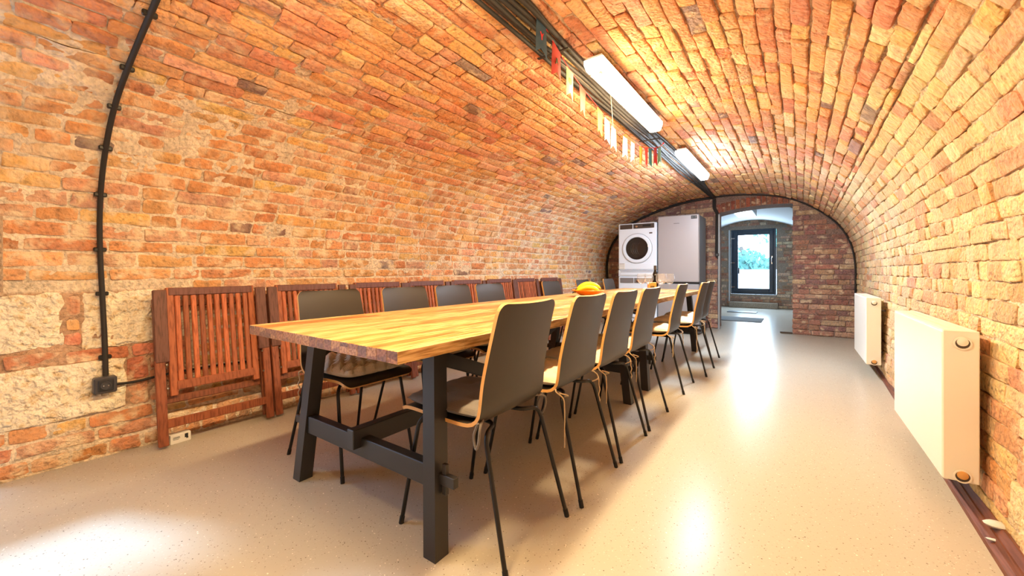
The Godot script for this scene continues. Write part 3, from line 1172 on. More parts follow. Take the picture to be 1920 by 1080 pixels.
	knots.lathe([[0.0, -0.01], [0.011, 0.0], [0.0, 0.012]], 7, Transform3D(Basis.IDENTITY, rope[rope.size() - 1]))
	obj("knot", knots, M.flag_red, bu)
	var flags := [[1.715, C(70, 108, 142)], [1.87, C(226, 84, 78)], [2.01, C(150, 182, 140)], [2.15, C(196, 38, 20)], [2.4, C(226, 160, 24)], [2.54, C(120, 168, 214)], [2.68, C(226, 186, 180)], [2.88, C(216, 212, 200)], [3.05, C(206, 212, 216)], [3.26, C(220, 136, 16)], [3.4, C(204, 54, 22)], [3.53, C(20, 110, 126)], [3.66, C(190, 24, 30)], [3.78, C(96, 142, 92)]]
	for i in flags.size():
		var s: float = flags[i][0] * (1.0 + 0.09 * sin(PI * (flags[i][0] - 1.6) / 2.33)) - 2.7
		var at := V(0, 0, s)
		var near := 1e9
		for p in rope:
			if absf(p.z + s) < near:
				near = absf(p.z + s)
				at = p
		var m := mat("flag_%d" % i, (flags[i][1] as Color).darkened(0.18), 0.85)
		m.backlight_enabled = true
		m.backlight = Color(0.12, 0.12, 0.12)
		var fb := MB.new()
		var hgt := 0.135
		var sl := (rope[mini(rope.find(at) + 1, rope.size() - 1)] - rope[maxi(rope.find(at) - 1, 0)]).normalized()
		var grad := clampf(sl.y / maxf(absf(sl.z), 0.05), -0.7, 0.7)
		var pts := PackedVector3Array()
		for side in [-0.0008, 0.0008]:
			for j in 6:
				for k in 5:
					var u := (k - 2) / 2.0
					var fj := j / 5.0
					var y := -fj * hgt - (0.035 * fj * (absf(u) - 0.0) if j == 5 else 0.0) + (0.0 if j == 5 else 0.0)
					pts.append(Vector3(side + 0.006 * sin(u * 2.0 + i) * fj, y - u * 0.045 * grad * -1.0 * (1.0 - fj * 0.4), -u * 0.045))
		var half := PackedVector3Array()
		fb.grid(pts.slice(0, 30), 5, 6, false, false)
		fb.grid(pts.slice(30, 60), 5, 6, false, true)
		for k in 4:
			fb.q(pts[25 + k], pts[26 + k], pts[56 + k], pts[55 + k])
			fb.q(pts[k + 1], pts[k], pts[30 + k], pts[31 + k])
		var fo := obj("flag", fb, m, bu)
		fo.position = at
		if i < 2:
			var tm := TextMesh.new()
			tm.text = ["Y", "A"][i]
			tm.font_size = 64
			tm.pixel_size = 0.0008
			tm.depth = 0.002
			var le := place("letter", tm, M.flag_red if i == 0 else M.flag_green, fo)
			le.position = Vector3(0.004, -0.075, 0)
			le.rotation.y = PI / 2
		if i == 2:
			var dot := MB.new()
			dot.lathe([[0.02, 0.0], [0.02, 0.003], [0.0, 0.003]], 14, Transform3D(Basis(Vector3(0, 0, 1), -PI / 2), Vector3(0.002, -0.07, 0)))
			obj("dot", dot, M.flag_yellow, fo)
	var th := MB.new()
	th.tube(PackedVector3Array([V(-1.04, 2.2, 2.63), V(-1.08, 2.12, 2.76), V(-1.12, 2.055, 2.88)]), 0.002, 5)
	tag(obj("hanging_thread", th, M.cord), "thin pale thread holding the bunting up from the cables", "thread")

# ---------------------------------------------------------------- furniture
func make_table(label: String, s0: float) -> Node3D:
	# local: x across, z along (towards -z is deeper into the room); origin on the floor under the near edge's middle
	var n := thing("dining_table", label, "table", V(-1.457, 0, s0), 0.0, "long trestle tables")
	var ln := 2.35
	var top := MB.new()
	top.col = L(190, 143, 95)
	top.box(Vector3(0, 0.724, -ln / 2), Vector3(0.994, 0.026, ln - 0.006), 0.001)
	var tt := obj("tabletop", top, M.oak_stave, n)
	var tones := [L(222, 177, 113), L(230, 190, 127), L(212, 161, 95), L(236, 200, 140), L(200, 147, 84), L(226, 182, 118), L(190, 135, 75)]
	var rows := 20
	for k in rows:
		var x := -0.5 + (k + 0.5) / rows
		var z := 0.0
		var first := rng.randf_range(0.25, 0.75)
		while z < ln - 0.01:
			var l := first if z == 0.0 else rng.randf_range(0.45, 0.85)
			if z + l > ln - 0.25:
				l = ln - z
			var mb := MB.new()
			mb.col = tones[rng.randi() % tones.size()] * rng.randf_range(0.92, 1.06)
			mb.box(Vector3(x, 0.7205 + rng.randf_range(-0.0003, 0.0003), -(z + l / 2)), Vector3(1.0 / rows - 0.0006, 0.039, l - 0.0006), 0.0012)
			# end grain: darker and browner
			if z == 0.0:
				var xl := x - 0.5 / rows + 0.001
				var xr := x + 0.5 / rows - 0.001
				var cut := rng.randf_range(0.709, 0.731)
				var lean := rng.randf_range(-0.007, 0.007)
				var ends := [L(160, 106, 72), L(196, 143, 97), L(136, 90, 63), L(182, 124, 84)]
				mb.col = ends[rng.randi() % 4]
				mb.q(Vector3(xl, 0.7022, 0.0003), Vector3(xr, 0.7022, 0.0003), Vector3(xr, cut + lean, 0.0003), Vector3(xl, cut - lean, 0.0003))
				mb.col = ends[rng.randi() % 4]
				mb.q(Vector3(xl, cut - lean, 0.0003), Vector3(xr, cut + lean, 0.0003), Vector3(xr, 0.7388, 0.0003), Vector3(xl, 0.7388, 0.0003))
				obj("stave", mb, M.oak_stave, tt).set_meta("label", "stave with end grain showing")
			else:
				obj("stave", mb, M.oak_stave, tt)
			z += l
	# trestles
	for e in 2:
		var zb: float = -0.205 if e == 0 else -(ln - 0.205)       # foot
		var zt: float = zb + (-0.048 if e == 0 else 0.048)        # head
		for sx in [-1.0, 1.0]:
			var lg := MB.new()
			var a := Vector3(sx * 0.447, 0.0, zb)
			var b := Vector3(sx * 0.39, 0.701, zt)
			var rings := []
			for q in [a, b]:
				var c := []
				for k in [[-1, -1], [1, -1], [1, 1], [-1, 1]]:
					c.append(q + Vector3(k[0] * 0.029, 0, k[1] * -0.031))
				rings.append(c)
			for k in 4:
				var k2 := (k + 1) % 4
				lg.qo(rings[0][k], rings[0][k2], rings[1][k2], rings[1][k], (a + b) / 2)
			lg.qo(rings[0][0], rings[0][1], rings[0][2], rings[0][3], b)
			lg.qo(rings[1][0], rings[1][1], rings[1][2], rings[1][3], a)
			obj("leg", lg, M.table_paint, n)
		var zc := lerpf(zb, zt, 0.38)
		var cr := MB.new()
		cr.box(Vector3(0, 0.263, zc), Vector3(0.82, 0.078, 0.044), 0.003)
		cr.box(Vector3(0, 0.263, zc), Vector3(1.05, 0.036, 0.024), 0.002)
		obj("crossbeam", cr, M.table_paint, n)
		for sx in [-1.0, 1.0]:
			var wd := MB.new()
			wd.box(Vector3(sx * 0.474, 0.263, zc), Vector3(0.02, 0.105, 0.016), 0.002)
			obj("wedge", wd, M.table_paint, n)
	var st := MB.new()
	st.box(Vector3(0, 0.302, -ln / 2), Vector3(0.044, 0.078, ln - 0.33), 0.003)
	obj("stretcher", st, M.table_paint, n)
	for sg in [-1.0, 1.0]:
		var br := MB.new()
		br.beam(Vector3(0, 0.675, -ln / 2 + sg * 0.86), Vector3(0, 0.36, -ln / 2 + sg * -0.02 + sg * 0.06), 0.044, 0.07, Vector3.UP, 0.003)
		obj("brace", br, M.table_paint, n)
	return n

var chair_prof := PackedVector2Array()
func chair_mesh() -> Array:   # [laminate faces, plywood edge]
	var ctrl := [[0.226, 0.866], [0.205, 0.79], [0.182, 0.69], [0.164, 0.60], [0.152, 0.53], [0.138, 0.482], [0.108, 0.456], [0.06, 0.449], [-0.05, 0.45], [-0.15, 0.455], [-0.215, 0.455], [-0.248, 0.446], [-0.266, 0.43]]
	var line := PackedVector2Array()
	for i in ctrl.size() - 1:
		var g := func(k: int) -> Vector2:
			var q: Array = ctrl[clampi(k, 0, ctrl.size() - 1)]
			return Vector2(q[0], q[1])
		for k in 12:
			line.append(g.call(i).cubic_interpolate(g.call(i + 1), g.call(i - 1), g.call(i + 2), k / 12.0))
	line.append(Vector2(ctrl[-1][0], ctrl[-1][1]))
	var acc := PackedFloat32Array([0.0])
	for i in range(1, line.size()):
		acc.append(acc[i - 1] + line[i].distance_to(line[i - 1]))
	var total := acc[acc.size() - 1]
	var ds := []
	for x in [0.0, 0.003, 0.008, 0.015, 0.025, 0.04]: ds.append(x)
	var x0 := 0.06
	while x0 < total - 0.05:
		ds.append(x0)
		x0 += 0.022
	for x in [0.04, 0.025, 0.015, 0.008, 0.003, 0.0]: ds.append(total - x)
	var nu := 9
	var front := PackedVector3Array()
	var back := PackedVector3Array()
	for d in ds:
		var i := 0
		while i < line.size() - 2 and acc[i + 1] < d:
			i += 1
		var f: float = (d - acc[i]) / maxf(acc[i + 1] - acc[i], 1e-6)
		var p := line[i].lerp(line[i + 1], f)
		var dir := (line[mini(i + 2, line.size() - 1)] - line[maxi(i - 1, 0)]).normalized()
		var nrm := Vector2(dir.y, -dir.x)         # towards the sitter: up on the seat, forward on the back
		if nrm.x > 0.3: nrm = -nrm
		var hw := lerpf(0.185, 0.2, smoothstep(0.0, 0.4, d))
		var r := 0.038
		var e := minf(d, total - d)
		if e < r:
			hw -= r - sqrt(maxf(0.0, r * r - (r - e) * (r - e)))
		var curve := 0.014 * smoothstep(0.5, 0.25, d)
		chair_prof.append(p)
		for k in nu:
			var u := (k / (nu - 1.0)) * 2.0 - 1.0
			u = sin(u * PI / 2) if absf(u) < 1.0 else u
			var q := p + nrm * (u * u * curve)
			front.append(Vector3(q.x + nrm.x * 0.0065, q.y + nrm.y * 0.0065, u * hw))
			back.append(Vector3(q.x - nrm.x * 0.0065, q.y - nrm.y * 0.0065, u * hw))
	var faces := MB.new()
	var nv := ds.size()
	faces.grid(front, nu, nv)
	faces.grid(back, nu, nv, false, true)
	var edge := MB.new()
	var loop := []
	for k in nu: loop.append(k)
	for j in range(1, nv): loop.append(j * nu + nu - 1)
	for k in range(nu - 2, -1, -1): loop.append((nv - 1) * nu + k)
	for j in range(nv - 2, 0, -1): loop.append(j * nu)
	for i in loop.size():
		var a: int = loop[i]
		var b: int = loop[(i + 1) % loop.size()]
		edge.q(back[a], back[b], front[b], front[a])
	return [faces.mesh(), edge.mesh()]

func make_chair(label: String) -> Node3D:
	var n := thing("dining_chair", label, "chair", Vector3.ZERO, 0.0, "dining chairs")
	var m := chair_mesh()
	var sh := place("seat_shell", m[0], M.chair_laminate, n)
	place("plywood_edge", m[1], M.plywood_edge, sh).set_meta("label", "light plywood edge")
	for z in [-1.0, 1.0]:
		for e in 2:
			var pts := [Vector3(0.255, 0.0, z * 0.205), Vector3(0.142, 0.425, z * 0.172), Vector3(0.118, 0.432, z * 0.09), Vector3(0.05, 0.432, z * 0.08)] if e == 0 else [Vector3(-0.25, 0.0, z * 0.205), Vector3(-0.17, 0.425, z * 0.182), Vector3(-0.12, 0.436, z * 0.1), Vector3(0.05, 0.434, z * 0.095)]
			var lb := MB.new()
			lb.tube(bend(pts, 0.05), 0.0082, 8)
			var lg := obj("leg", lb, M.chair_steel, n)
			var cp := MB.new()
			var d: Vector3 = (pts[1] - pts[0]).normalized()
			cp.tube(PackedVector3Array([pts[0], pts[0] + d * 0.03]), 0.0098, 8)
			obj("foot_cap", cp, M.rubber, lg)
	var cb := MB.new()
	cb.box(Vector3(0.03, 0.434, 0), Vector3(0.09, 0.01, 0.24), 0.003)
	obj("seat_bracket", cb, M.chair_steel, n)
	return n

func cushion(label: String, at: Vector3, turn: float, style: int):
	var n := thing("seat_cushion", label, "cushion", at, turn, "seat cushions on the dining chairs")
	var m: Material = [M.cushion_beige, M.cushion_taupe, M.cushion_grey][style]
	var nu := 60 if style == 1 else 36
	var top := PackedVector3Array()
	var bot := PackedVector3Array()
	var th: float = [0.052, 0.066, 0.045][style]
	for j in nu:
		for i in nu:
			var u := i / (nu - 1.0) * 2.0 - 1.0
			var w := j / (nu - 1.0) * 2.0 - 1.0
			var fat := pow(maxf(0.0, (1.0 - pow(absf(u), 5.0)) * (1.0 - pow(absf(w), 5.0))), 0.45)
			var sq := 1.0 - 0.06 * u * u * w * w
			var x := -0.062 + u * 0.195 * sq
			var z := w * 0.193 * sq
			var y := th * (0.5 + 0.5 * fat)
			if style == 2:
				y += 0.0022 * sin(z * 500.0) * fat
				for q in [[-0.09, -0.07], [-0.09, 0.07], [0.06, -0.07], [0.06, 0.07]]:
					y -= 0.014 * exp(-(pow(x + 0.045 - q[0], 2) + pow(z - q[1], 2)) / 0.0006)
			elif style == 1:      # chunky plaits
				var col := x * 22.0
				var lane := floorf(col)
				var ph := z * 105.0 + (PI if int(lane) % 2 else 0.0)
				y += (0.015 * pow(sin(PI * (col - lane)), 2.0) + 0.007 * sin(ph + 3.0 * absf(col - lane - 0.5))) * minf(1.0, fat * 1.6)
				x += 0.010 * sin(ph) * (1.0 - fat) * signf(u)
			else:
				y += (0.006 * n2(x * 2.0 + at.z, z * 2.0) + 0.003 * sin(x * 110.0) * sin(z * 110.0)) * fat
			top.append(Vector3(x, y, z))
			bot.append(Vector3(x, th * (0.5 - 0.5 * fat), z))
	var mb := MB.new()
	mb.grid(top, nu, nu, false, true)
	mb.grid(bot, nu, nu)
	obj("pad", mb, m, n)
	for z in [-1.0, 1.0]:      # ties knotted round the back legs, ends hanging
		var tb := MB.new()
		if style == 2:
			tb.tube(smooth([Vector3(0.125, 0.012, z * 0.16), Vector3(0.15, 0.0, z * 0.207), Vector3(0.148, -0.045, z * 0.212), Vector3(0.132, -0.075, z * 0.207), Vector3(0.12, -0.035, z * 0.204), Vector3(0.14, 0.012, z * 0.206)]), 0.0045, 6)
		else:
			var l := 0.06 + 0.2 * absf(n2(at.z * 3.0, z * 5.0)) + (0.07 if z > 0 else 0.0)
			var pts := [Vector3(0.12, 0.012, z * 0.165), Vector3(0.135, 0.0, z * 0.207), Vector3(0.165, -0.028, z * 0.196)]
			for k in 5:
				pts.append(Vector3(0.168 + 0.004 * (k % 2), -0.03 - l * (k + 1) / 5.0, z * (0.19 + 0.006 * (k % 2))))
			tb.tube(smooth(pts, 4), 0.0032, 6)
			tb.tube(smooth([Vector3(0.15, -0.005, z * 0.205), Vector3(0.175, -0.02, z * 0.17), Vector3(0.15, -0.035, z * 0.15)], 4), 0.003, 6)
		obj("tie", tb, M.cord if style != 2 else m, n)

func build_dining():
	make_table("golden wooden trestle table nearest to the camera, its end grain showing", 0.765)
	make_table("second golden trestle table carrying the wine glasses and the fruit bowl", 3.118)
	var spots := [
		[-1.0, 1.222, 0.0, 2, "dark plywood chair with ribbed grey cushion, nearest on the open side"],
		[-0.982, 1.715, 0.02, 0, "second dark plywood chair on the open side, long twisted cord hanging from its cushion"],
		[-0.982, 2.19, 0.0, 0, "third dark plywood chair from the camera on the open side"],
		[-0.984, 2.685, -0.01, 0, "fourth dark plywood chair on the open side, beside the paired middle legs"],
		[-0.984, 3.565, 0.02, 0, "fifth dark plywood chair on the open side, after the gap in the row"],
		[-0.93, 4.25, 0.0, 0, "sixth dark plywood chair on the open side, pulled out a little"],
		[-0.962, 4.815, 0.0, 0, "last dark plywood chair on the open side, farthest from the camera"],
		[-1.952, 1.255, PI, 1, "dark plywood chair with plaited taupe cushion, nearest on the wall side"],
		[-1.955, 1.785, PI, 0, "second dark plywood chair from the camera on the wall side"],
		[-1.955, 2.25, PI, 0, "third dark plywood chair from the camera on the wall side"],
		[-1.955, 2.7, PI, 0, "fourth dark plywood chair from the camera on the wall side"],
		[-1.955, 3.76, PI, 0, "fifth dark plywood chair on the wall side, left of the bananas"],
		[-1.955, 4.54, PI, 0, "sixth dark plywood chair on the wall side, right behind the bananas"],
		[-1.955, 5.38, PI, 0, "last dark plywood chair on the wall side, beside the dryer tower"]]
	var first: Node3D
	for i in spots.size():
		var q: Array = spots[i]
		var at := V(q[0], 0, q[1])
		if i == 0:
			first = make_chair(q[4])
			first.position = at
			first.rotation.y = q[2]
		else:
			copy(first, "dining_chair", q[4], at, q[2])
	var cl := ["ribbed dark grey cushion with button dimples on the nearest open side chair", "beige cushion with long twisted cord on the second open side chair", "beige cushion on the third open side chair", "beige cushion on the fourth open side chair", "beige cushion on the fifth open side chair, after the gap", "beige cushion on the sixth open side chair", "beige cushion on the last open side chair", "plaited taupe cushion on the nearest wall side chair", "beige cushion on the second wall side chair", "beige cushion on the third wall side chair", "beige cushion on the fourth wall side chair", "beige cushion on the fifth wall side chair", "beige cushion on the sixth wall side chair", "beige cushion on the last wall side chair"]
	for i in spots.size():
		var q: Array = spots[i]
		cushion(cl[i], V(q[0], 0.46, q[1]), q[2], q[3])

func build_folding_chairs():
	# local: x along the wall, y up, z out of the wall; the whole chair leans back against the bricks
	var w := 0.59
	var n := thing("folding_chair", "folded slatted reddish wooden armchair nearest the camera, beside the socket", "folding chair", Vector3.ZERO, 0.0, "folded garden chairs along the wall")
	var tone := func(k := 1.0) -> Color: return L(166 * k, 94 * k, 60 * k)
	var part := func(called: String, at: Vector3, size: Vector3, c: Color, ch := 0.004):
		var mb := MB.new()
		mb.col = c
		mb.box(at, size, ch)
		obj(called, mb, M.red_wood, n)
	for sx in [-1.0, 1.0]:
		part.call("armrest", Vector3(sx * (w / 2 - 0.033), 0.66, 0.055), Vector3(0.062, 0.41, 0.022), L(112, 71, 59))
		part.call("leg", Vector3(sx * (w / 2 - 0.022), 0.235, 0.05), Vector3(0.044, 0.47, 0.024), tone.call(0.9))
		part.call("rear_leg", Vector3(sx * (w / 2 - 0.028), 0.42, 0.012), Vector3(0.04, 0.8, 0.024), tone.call(0.8))
		part.call("stile", Vector3(sx * (w / 2 - 0.083), 0.57, 0.03), Vector3(0.036, 0.62, 0.028), tone.call(1.06))
	part.call("top_rail", Vector3(0, 0.855, 0.034), Vector3(w - 0.15, 0.046, 0.024), L(116, 73, 66))
	part.call("bottom_rail", Vector3(0, 0.315, 0.034), Vector3(w - 0.19, 0.05, 0.026), tone.call(0.95))
	part.call("crossbar", Vector3(0, 0.115, 0.05), Vector3(w - 0.08, 0.048, 0.02), tone.call(0.95))
	for y in [0.24, 0.79]:
		part.call("seat_bar", Vector3(0, y, 0.006), Vector3(w - 0.1, 0.04, 0.018), tone.call(0.8))
	for k in 10:
		var x := lerpf(-(w / 2 - 0.118), w / 2 - 0.118, k / 9.0)
		part.call("slat", Vector3(x, 0.585, 0.032), Vector3(0.0265, 0.5, 0.016), tone.call(rng.randf_range(0.9, 1.25)))
	var bolt := MB.new()
	for sx in [-1.0, 1.0]:
		for y in [0.44, 0.31]:
			bolt.lathe([[0.007, 0.0], [0.006, 0.004], [0.0, 0.005]], 8, Transform3D(Basis(Vector3.RIGHT, PI / 2), Vector3(sx * (w / 2 - 0.05), y, 0.064)))
	obj("bolt", bolt, M.chrome, n)
	var spots := [0.955, 1.56, 2.16, 2.745, 3.34, 3.915, 4.52, 5.15]
	var lab := ["", "second folded wooden armchair from the camera along the left wall", "third folded wooden armchair along the left wall, behind the nearest two dining chairs", "fourth folded wooden armchair along the left wall", "fifth folded wooden armchair along the left wall", "sixth folded wooden armchair along the left wall, before the fifth dining chair", "seventh folded wooden armchair along the left wall, slats in full view", "last folded wooden armchair along the left wall, farthest from the camera"]
	for i in 8:
		var o: Node3D = n if i == 0 else copy(n, "folding_chair", lab[i], Vector3.ZERO)
		var b := Basis(Vector3.UP, PI / 2)      # local x towards -s ... turned below so that z faces the room
		b = Basis(Vector3(0, 0, -1), Vector3.UP, Vector3(1, 0, 0))
		b = Basis(Vector3(0, 0, 1), 0.16 + 0.012 * sin(i * 2.3)) * b
		o.transform = Transform3D(b, V(-2.875 + 0.006 * sin(i * 4.0), 0.006, spots[i]))
	# little white box on the floor under the first one
	var bx := thing("white_box", "small white printed box on the floor under the first folded chair", "box", V(-2.885, 0, 0.765), PI / 2 + 0.05)
	var mb := MB.new()
	mb.box(Vector3(0, 0.026, 0), Vector3(0.095, 0.052, 0.05), 0.002)
	obj("carton", mb, M.paper_white, bx)
	var pr := MB.new()
	for e in [[0.026, 0.034, 0.016, 0.022], [0.03, 0.02, 0.01, 0.006], [-0.02, 0.036, 0.03, 0.003], [-0.02, 0.03, 0.034, 0.002], [-0.022, 0.024, 0.026, 0.002]]:
		pr.box(Vector3(e[0], e[1], 0.0253), Vector3(e[2], e[3], 0.0008), 0.0)
	obj("print", pr, M.print_dark, bx)

func build_radiators():
	for e in [["large white panel radiator nearest the camera on the right wall", 2.35, 3.33, 0.485, 0.13], ["white panel radiator farther along the right wall near the end wall", 4.83, 5.72, 0.515, 0.128]]:
		var ln: float = e[2] - e[1]
		# local: x out of the wall is -x; z along; origin at the near bottom front corner's floor point
		var n := thing("radiator", e[0], "radiator", V(e[3], e[4], e[1]), 0.0, "panel radiators")
		var h := 0.605
		var d: float = 0.102
		var fp := MB.new()
		fp.box(Vector3(0.012, h / 2, -ln / 2), Vector3(0.024, h, ln), 0.007)
		obj("front_panel", fp, M.white_enamel, n)
		var bp := MB.new()
		bp.box(Vector3(d - 0.012, h / 2, -ln / 2), Vector3(0.02, h - 0.01, ln - 0.01), 0.006)
		obj("rear_panel", bp, M.white_enamel, n)
		for z in [0.004, -ln - 0.0 + 0.004]:
			var sp := MB.new()
			sp.box(Vector3(d / 2 + 0.001, h / 2 + 0.004, z - 0.004), Vector3(d, h, 0.008), 0.003)
			obj("side_cover", sp, M.white_enamel, n)
		var tg := MB.new()
		tg.box(Vector3(d / 2, h + 0.001, -ln / 2), Vector3(d - 0.004, 0.006, ln - 0.01), 0.002)
		var grille := obj("top_cover", tg, M.white_enamel, n)
		var sl := MB.new()
		var z0 := 0.06
		while z0 < ln - 0.05:
			for x in [0.036, 0.066]:
				sl.box(Vector3(x, h + 0.0042, -z0), Vector3(0.022, 0.0014, 0.012), 0.0)
			z0 += 0.028
		obj("vent_slot", sl, M.white_enamel, grille)
		var fin := MB.new()
		for k in int(ln / 0.03):
			fin.box(Vector3(d / 2, h / 2, -0.03 - k * 0.03), Vector3(d - 0.05, h - 0.08, 0.002), 0.0)
		obj("fins", fin, M.appliance_grey, n).set_meta("kind", "stuff")
		for y in [h - 0.046, 0.028]:
			var hole := MB.new()
			hole.lathe([[0.0, 0.0], [0.021, 0.0], [0.021, 0.0025], [0.0, 0.0025]], 20, Transform3D(Basis(Vector3.RIGHT, PI / 2), Vector3(d / 2 + 0.004, y, 0.007)))
			var ho := obj("valve_opening", hole, M.control_panel, n)
			var ring := MB.new()
			ring.lathe([[0.021, 0.0], [0.026, 0.001], [0.026, 0.0045], [0.021, 0.005], [0.021, 0.0]], 20, Transform3D(Basis(Vector3.RIGHT, PI / 2), Vector3(d / 2 + 0.004, y, 0.007)))
			obj("rim", ring, M.white_enamel, ho)
			var plug := MB.new()
			plug.lathe([[0.017, 0.0], [0.016, 0.006], [0.008, 0.009], [0.0, 0.009]], 18, Transform3D(Basis(Vector3.RIGHT, PI / 2), Vector3(d / 2 + 0.004, y + 0.0055, 0.008)))
			obj("plug", plug, M.white_enamel if y > 0.3 else M.plywood_edge, ho)
		for y in [0.1, h - 0.12]:
			for z in [0.16, ln - 0.16]:
				var br := MB.new()
				br.box(Vector3(d + 0.045, y, -z), Vector3(0.1, 0.018, 0.014), 0.002)
				obj("wall_bracket", br, M.appliance_grey, n)
		var pi := MB.new()
		pi.tube(bend([Vector3(d / 2, 0.02, -ln + 0.1), Vector3(d / 2, -0.07, -ln + 0.1), Vector3(d + 0.08, -0.07, -ln + 0.1)], 0.03), 0.01, 8)
		pi.tube(bend([Vector3(d / 2, 0.02, -ln + 0.16), Vector3(d / 2, -0.06, -ln + 0.16), Vector3(d + 0.08, -0.06, -ln + 0.16)], 0.03), 0.01, 8)
		obj("supply_pipe", pi, M.bark, n)

func build_appliances():
	var deep := 0.58
	# washing machine below, dryer above; z towards the camera is the front
	var wm := thing("washing_machine", "white washing machine on the floor below the dryer", "washing machine", V(-2.152, 0, 6.6 + deep / 2))
	var z := deep / 2
	var b := MB.new()
	b.box(Vector3(0, 0.445, 0), Vector3(0.635, 0.87, deep), 0.012)
	obj("body", b, M.appliance_white, wm)
	var ft := MB.new()
	for x in [-0.25, 0.25]:
		for zz in [-0.22, 0.22]:
			ft.lathe([[0.02, 0.0], [0.02, 0.012], [0.0, 0.012]], 10, Transform3D(Basis.IDENTITY, Vector3(x, 0, zz)))
	obj("foot", ft, M.rubber, wm)
	var dw := MB.new()
	dw.box(Vector3(-0.17, 0.82, z + 0.003), Vector3(0.23, 0.085, 0.012), 0.003)
	obj("detergent_drawer", dw, M.appliance_grey, wm)
	var cp := MB.new()
	cp.box(Vector3(0.12, 0.82, z + 0.002), Vector3(0.33, 0.085, 0.01), 0.003)
	var cpo := obj("control_panel", cp, M.appliance_grey, wm)
	var kn := MB.new()
	kn.lathe([[0.026, 0.0], [0.024, 0.018], [0.0, 0.02]], 16, Transform3D(Basis(Vector3.RIGHT, PI / 2), Vector3(0.02, 0.82, z + 0.006)))
	obj("knob", kn, M.chrome, cpo)
	porthole(wm, 0.44, z)
	var sk := MB.new()
	sk.box(Vector3(0, 0.938, 0), Vector3(0.635, 0.114, deep), 0.008)
	var sto := thing("stacking_shelf", "white stacking shelf between the washing machine and the dryer", "shelf", wm.position)
	obj("body", sk, M.appliance_white, sto)
	var sd := MB.new()
	sd.box(Vector3(0, 0.93, z + 0.006), Vector3(0.56, 0.05, 0.014), 0.004)
	obj("pull_out", sd, M.appliance_white, sto)
	var sg := MB.new()
	sg.box(Vector3(0, 0.962, z + 0.001), Vector3(0.56, 0.006, 0.004), 0.0)
	sg.box(Vector3(0, 0.982, z + 0.001), Vector3(0.58, 0.005, 0.004), 0.0)
	obj("gap", sg, M.control_panel, sto)
	var dy := thing("tumble_dryer", "white tumble dryer with round glass door stacked on top", "dryer", wm.position + Vector3(0, 0.997, 0))
	var db := MB.new()
	db.box(Vector3(0, 0.386, 0), Vector3(0.635, 0.772, deep), 0.012)
	obj("body", db, M.appliance_white, dy)
	var pb := MB.new()
	pb.box(Vector3(-0.18, 0.719, z + 0.003), Vector3(0.21, 0.075, 0.012), 0.003)
	obj("water_drawer", pb, M.control_panel, dy)
	var pc := MB.new()
	pc.box(Vector3(0.11, 0.719, z + 0.002), Vector3(0.34, 0.075, 0.01), 0.003)
	var pco := obj("control_panel", pc, M.control_panel, dy)
	var dk := MB.new()
	dk.lathe([[0.02, 0.0], [0.018, 0.018], [0.0, 0.02]], 16, Transform3D(Basis(Vector3.RIGHT, PI / 2), Vector3(0.0, 0.714, z + 0.006)))
	obj("knob", dk, M.chrome, pco)
	var sc := MB.new()
	sc.box(Vector3(0.16, 0.724, z + 0.008), Vector3(0.13, 0.03, 0.002), 0.0)
	obj("display", sc, M.rubber, pco)
	porthole(dy, 0.352, z)
	var kick := MB.new()
	kick.box(Vector3(0, 0.055, z + 0.002), Vector3(0.585, 0.095, 0.008), 0.003)
	obj("kick_panel", kick, M.appliance_white, dy)
	var lb := MB.new()
	lb.box(Vector3(-0.25, 0.06, z + 0.007), Vector3(0.095, 0.1, 0.002), 0.0)
	var lbo := obj("sticker", lb, M.paper_white, dy)
	var lt := MB.new()
	for k in 4:
		lt.box(Vector3(-0.25, 0.098 - k * 0.024, z + 0.0084), Vector3(0.085, 0.009 if k == 0 else 0.005, 0.001), 0.0)
	obj("print", lt, M.appliance_grey, lbo)
	var em := MB.new()
	em.box(Vector3(0.225, 0.6, z + 0.001), Vector3(0.05, 0.02, 0.003), 0.001)
	obj("emblem", em, M.control_panel, dy)
	# fridge
	var fr := thing("fridge", "tall silver fridge freezer beside the arched opening", "fridge", V(-1.507, 0, 6.88))
	var fb := MB.new()
	fb.box(Vector3(0, 0.925, -0.03), Vector3(0.6, 1.83, 0.53), 0.01)
	obj("body", fb, M.fridge_side, fr)
	var fz := 0.3
	var ud := MB.new()
	ud.box(Vector3(0, 1.325, fz - 0.035), Vector3(0.61, 1.04, 0.068), 0.012)
	var udo := obj("upper_door", ud, M.silver_door, fr)
	var ld := MB.new()
	ld.box(Vector3(0, 0.41, fz - 0.035), Vector3(0.61, 0.73, 0.068), 0.012)
	obj("lower_door", ld, M.silver_door, fr)
	var gp := MB.new()
	gp.box(Vector3(0, 0.79, fz - 0.05), Vector3(0.59, 0.036, 0.05), 0.0)
	obj("door_gap", gp, M.rubber, fr)
	var mk := MB.new()
	mk.box(Vector3(-0.02, 1.72, fz), Vector3(0.085, 0.011, 0.003), 0.001)
	obj("emblem", mk, M.appliance_grey, udo)
	var stk := MB.new()
	stk.box(Vector3(0.235, 1.8, fz), Vector3(0.085, 0.05, 0.003), 0.0)
	var sto2 := obj("energy_label", stk, M.dark_plastic, udo)
	var sp := MB.new()
	for x in [-0.02, 0.022]:
		for k in 3:
			sp.box(Vector3(0.235 + x, 1.812 - k * 0.011, fz + 0.0018), Vector3(0.03, 0.004, 0.001), 0.0)
	obj("print", sp, M.appliance_grey, sto2)
	var fe := MB.new()
	for x in [-0.25, 0.25]:
		for zz in [-0.24, 0.18]:
			fe.lathe([[0.02, 0.0], [0.02, 0.02], [0.0, 0.02]], 10, Transform3D(Basis.IDENTITY, Vector3(x, 0, zz)))
	obj("foot", fe, M.rubber, fr)

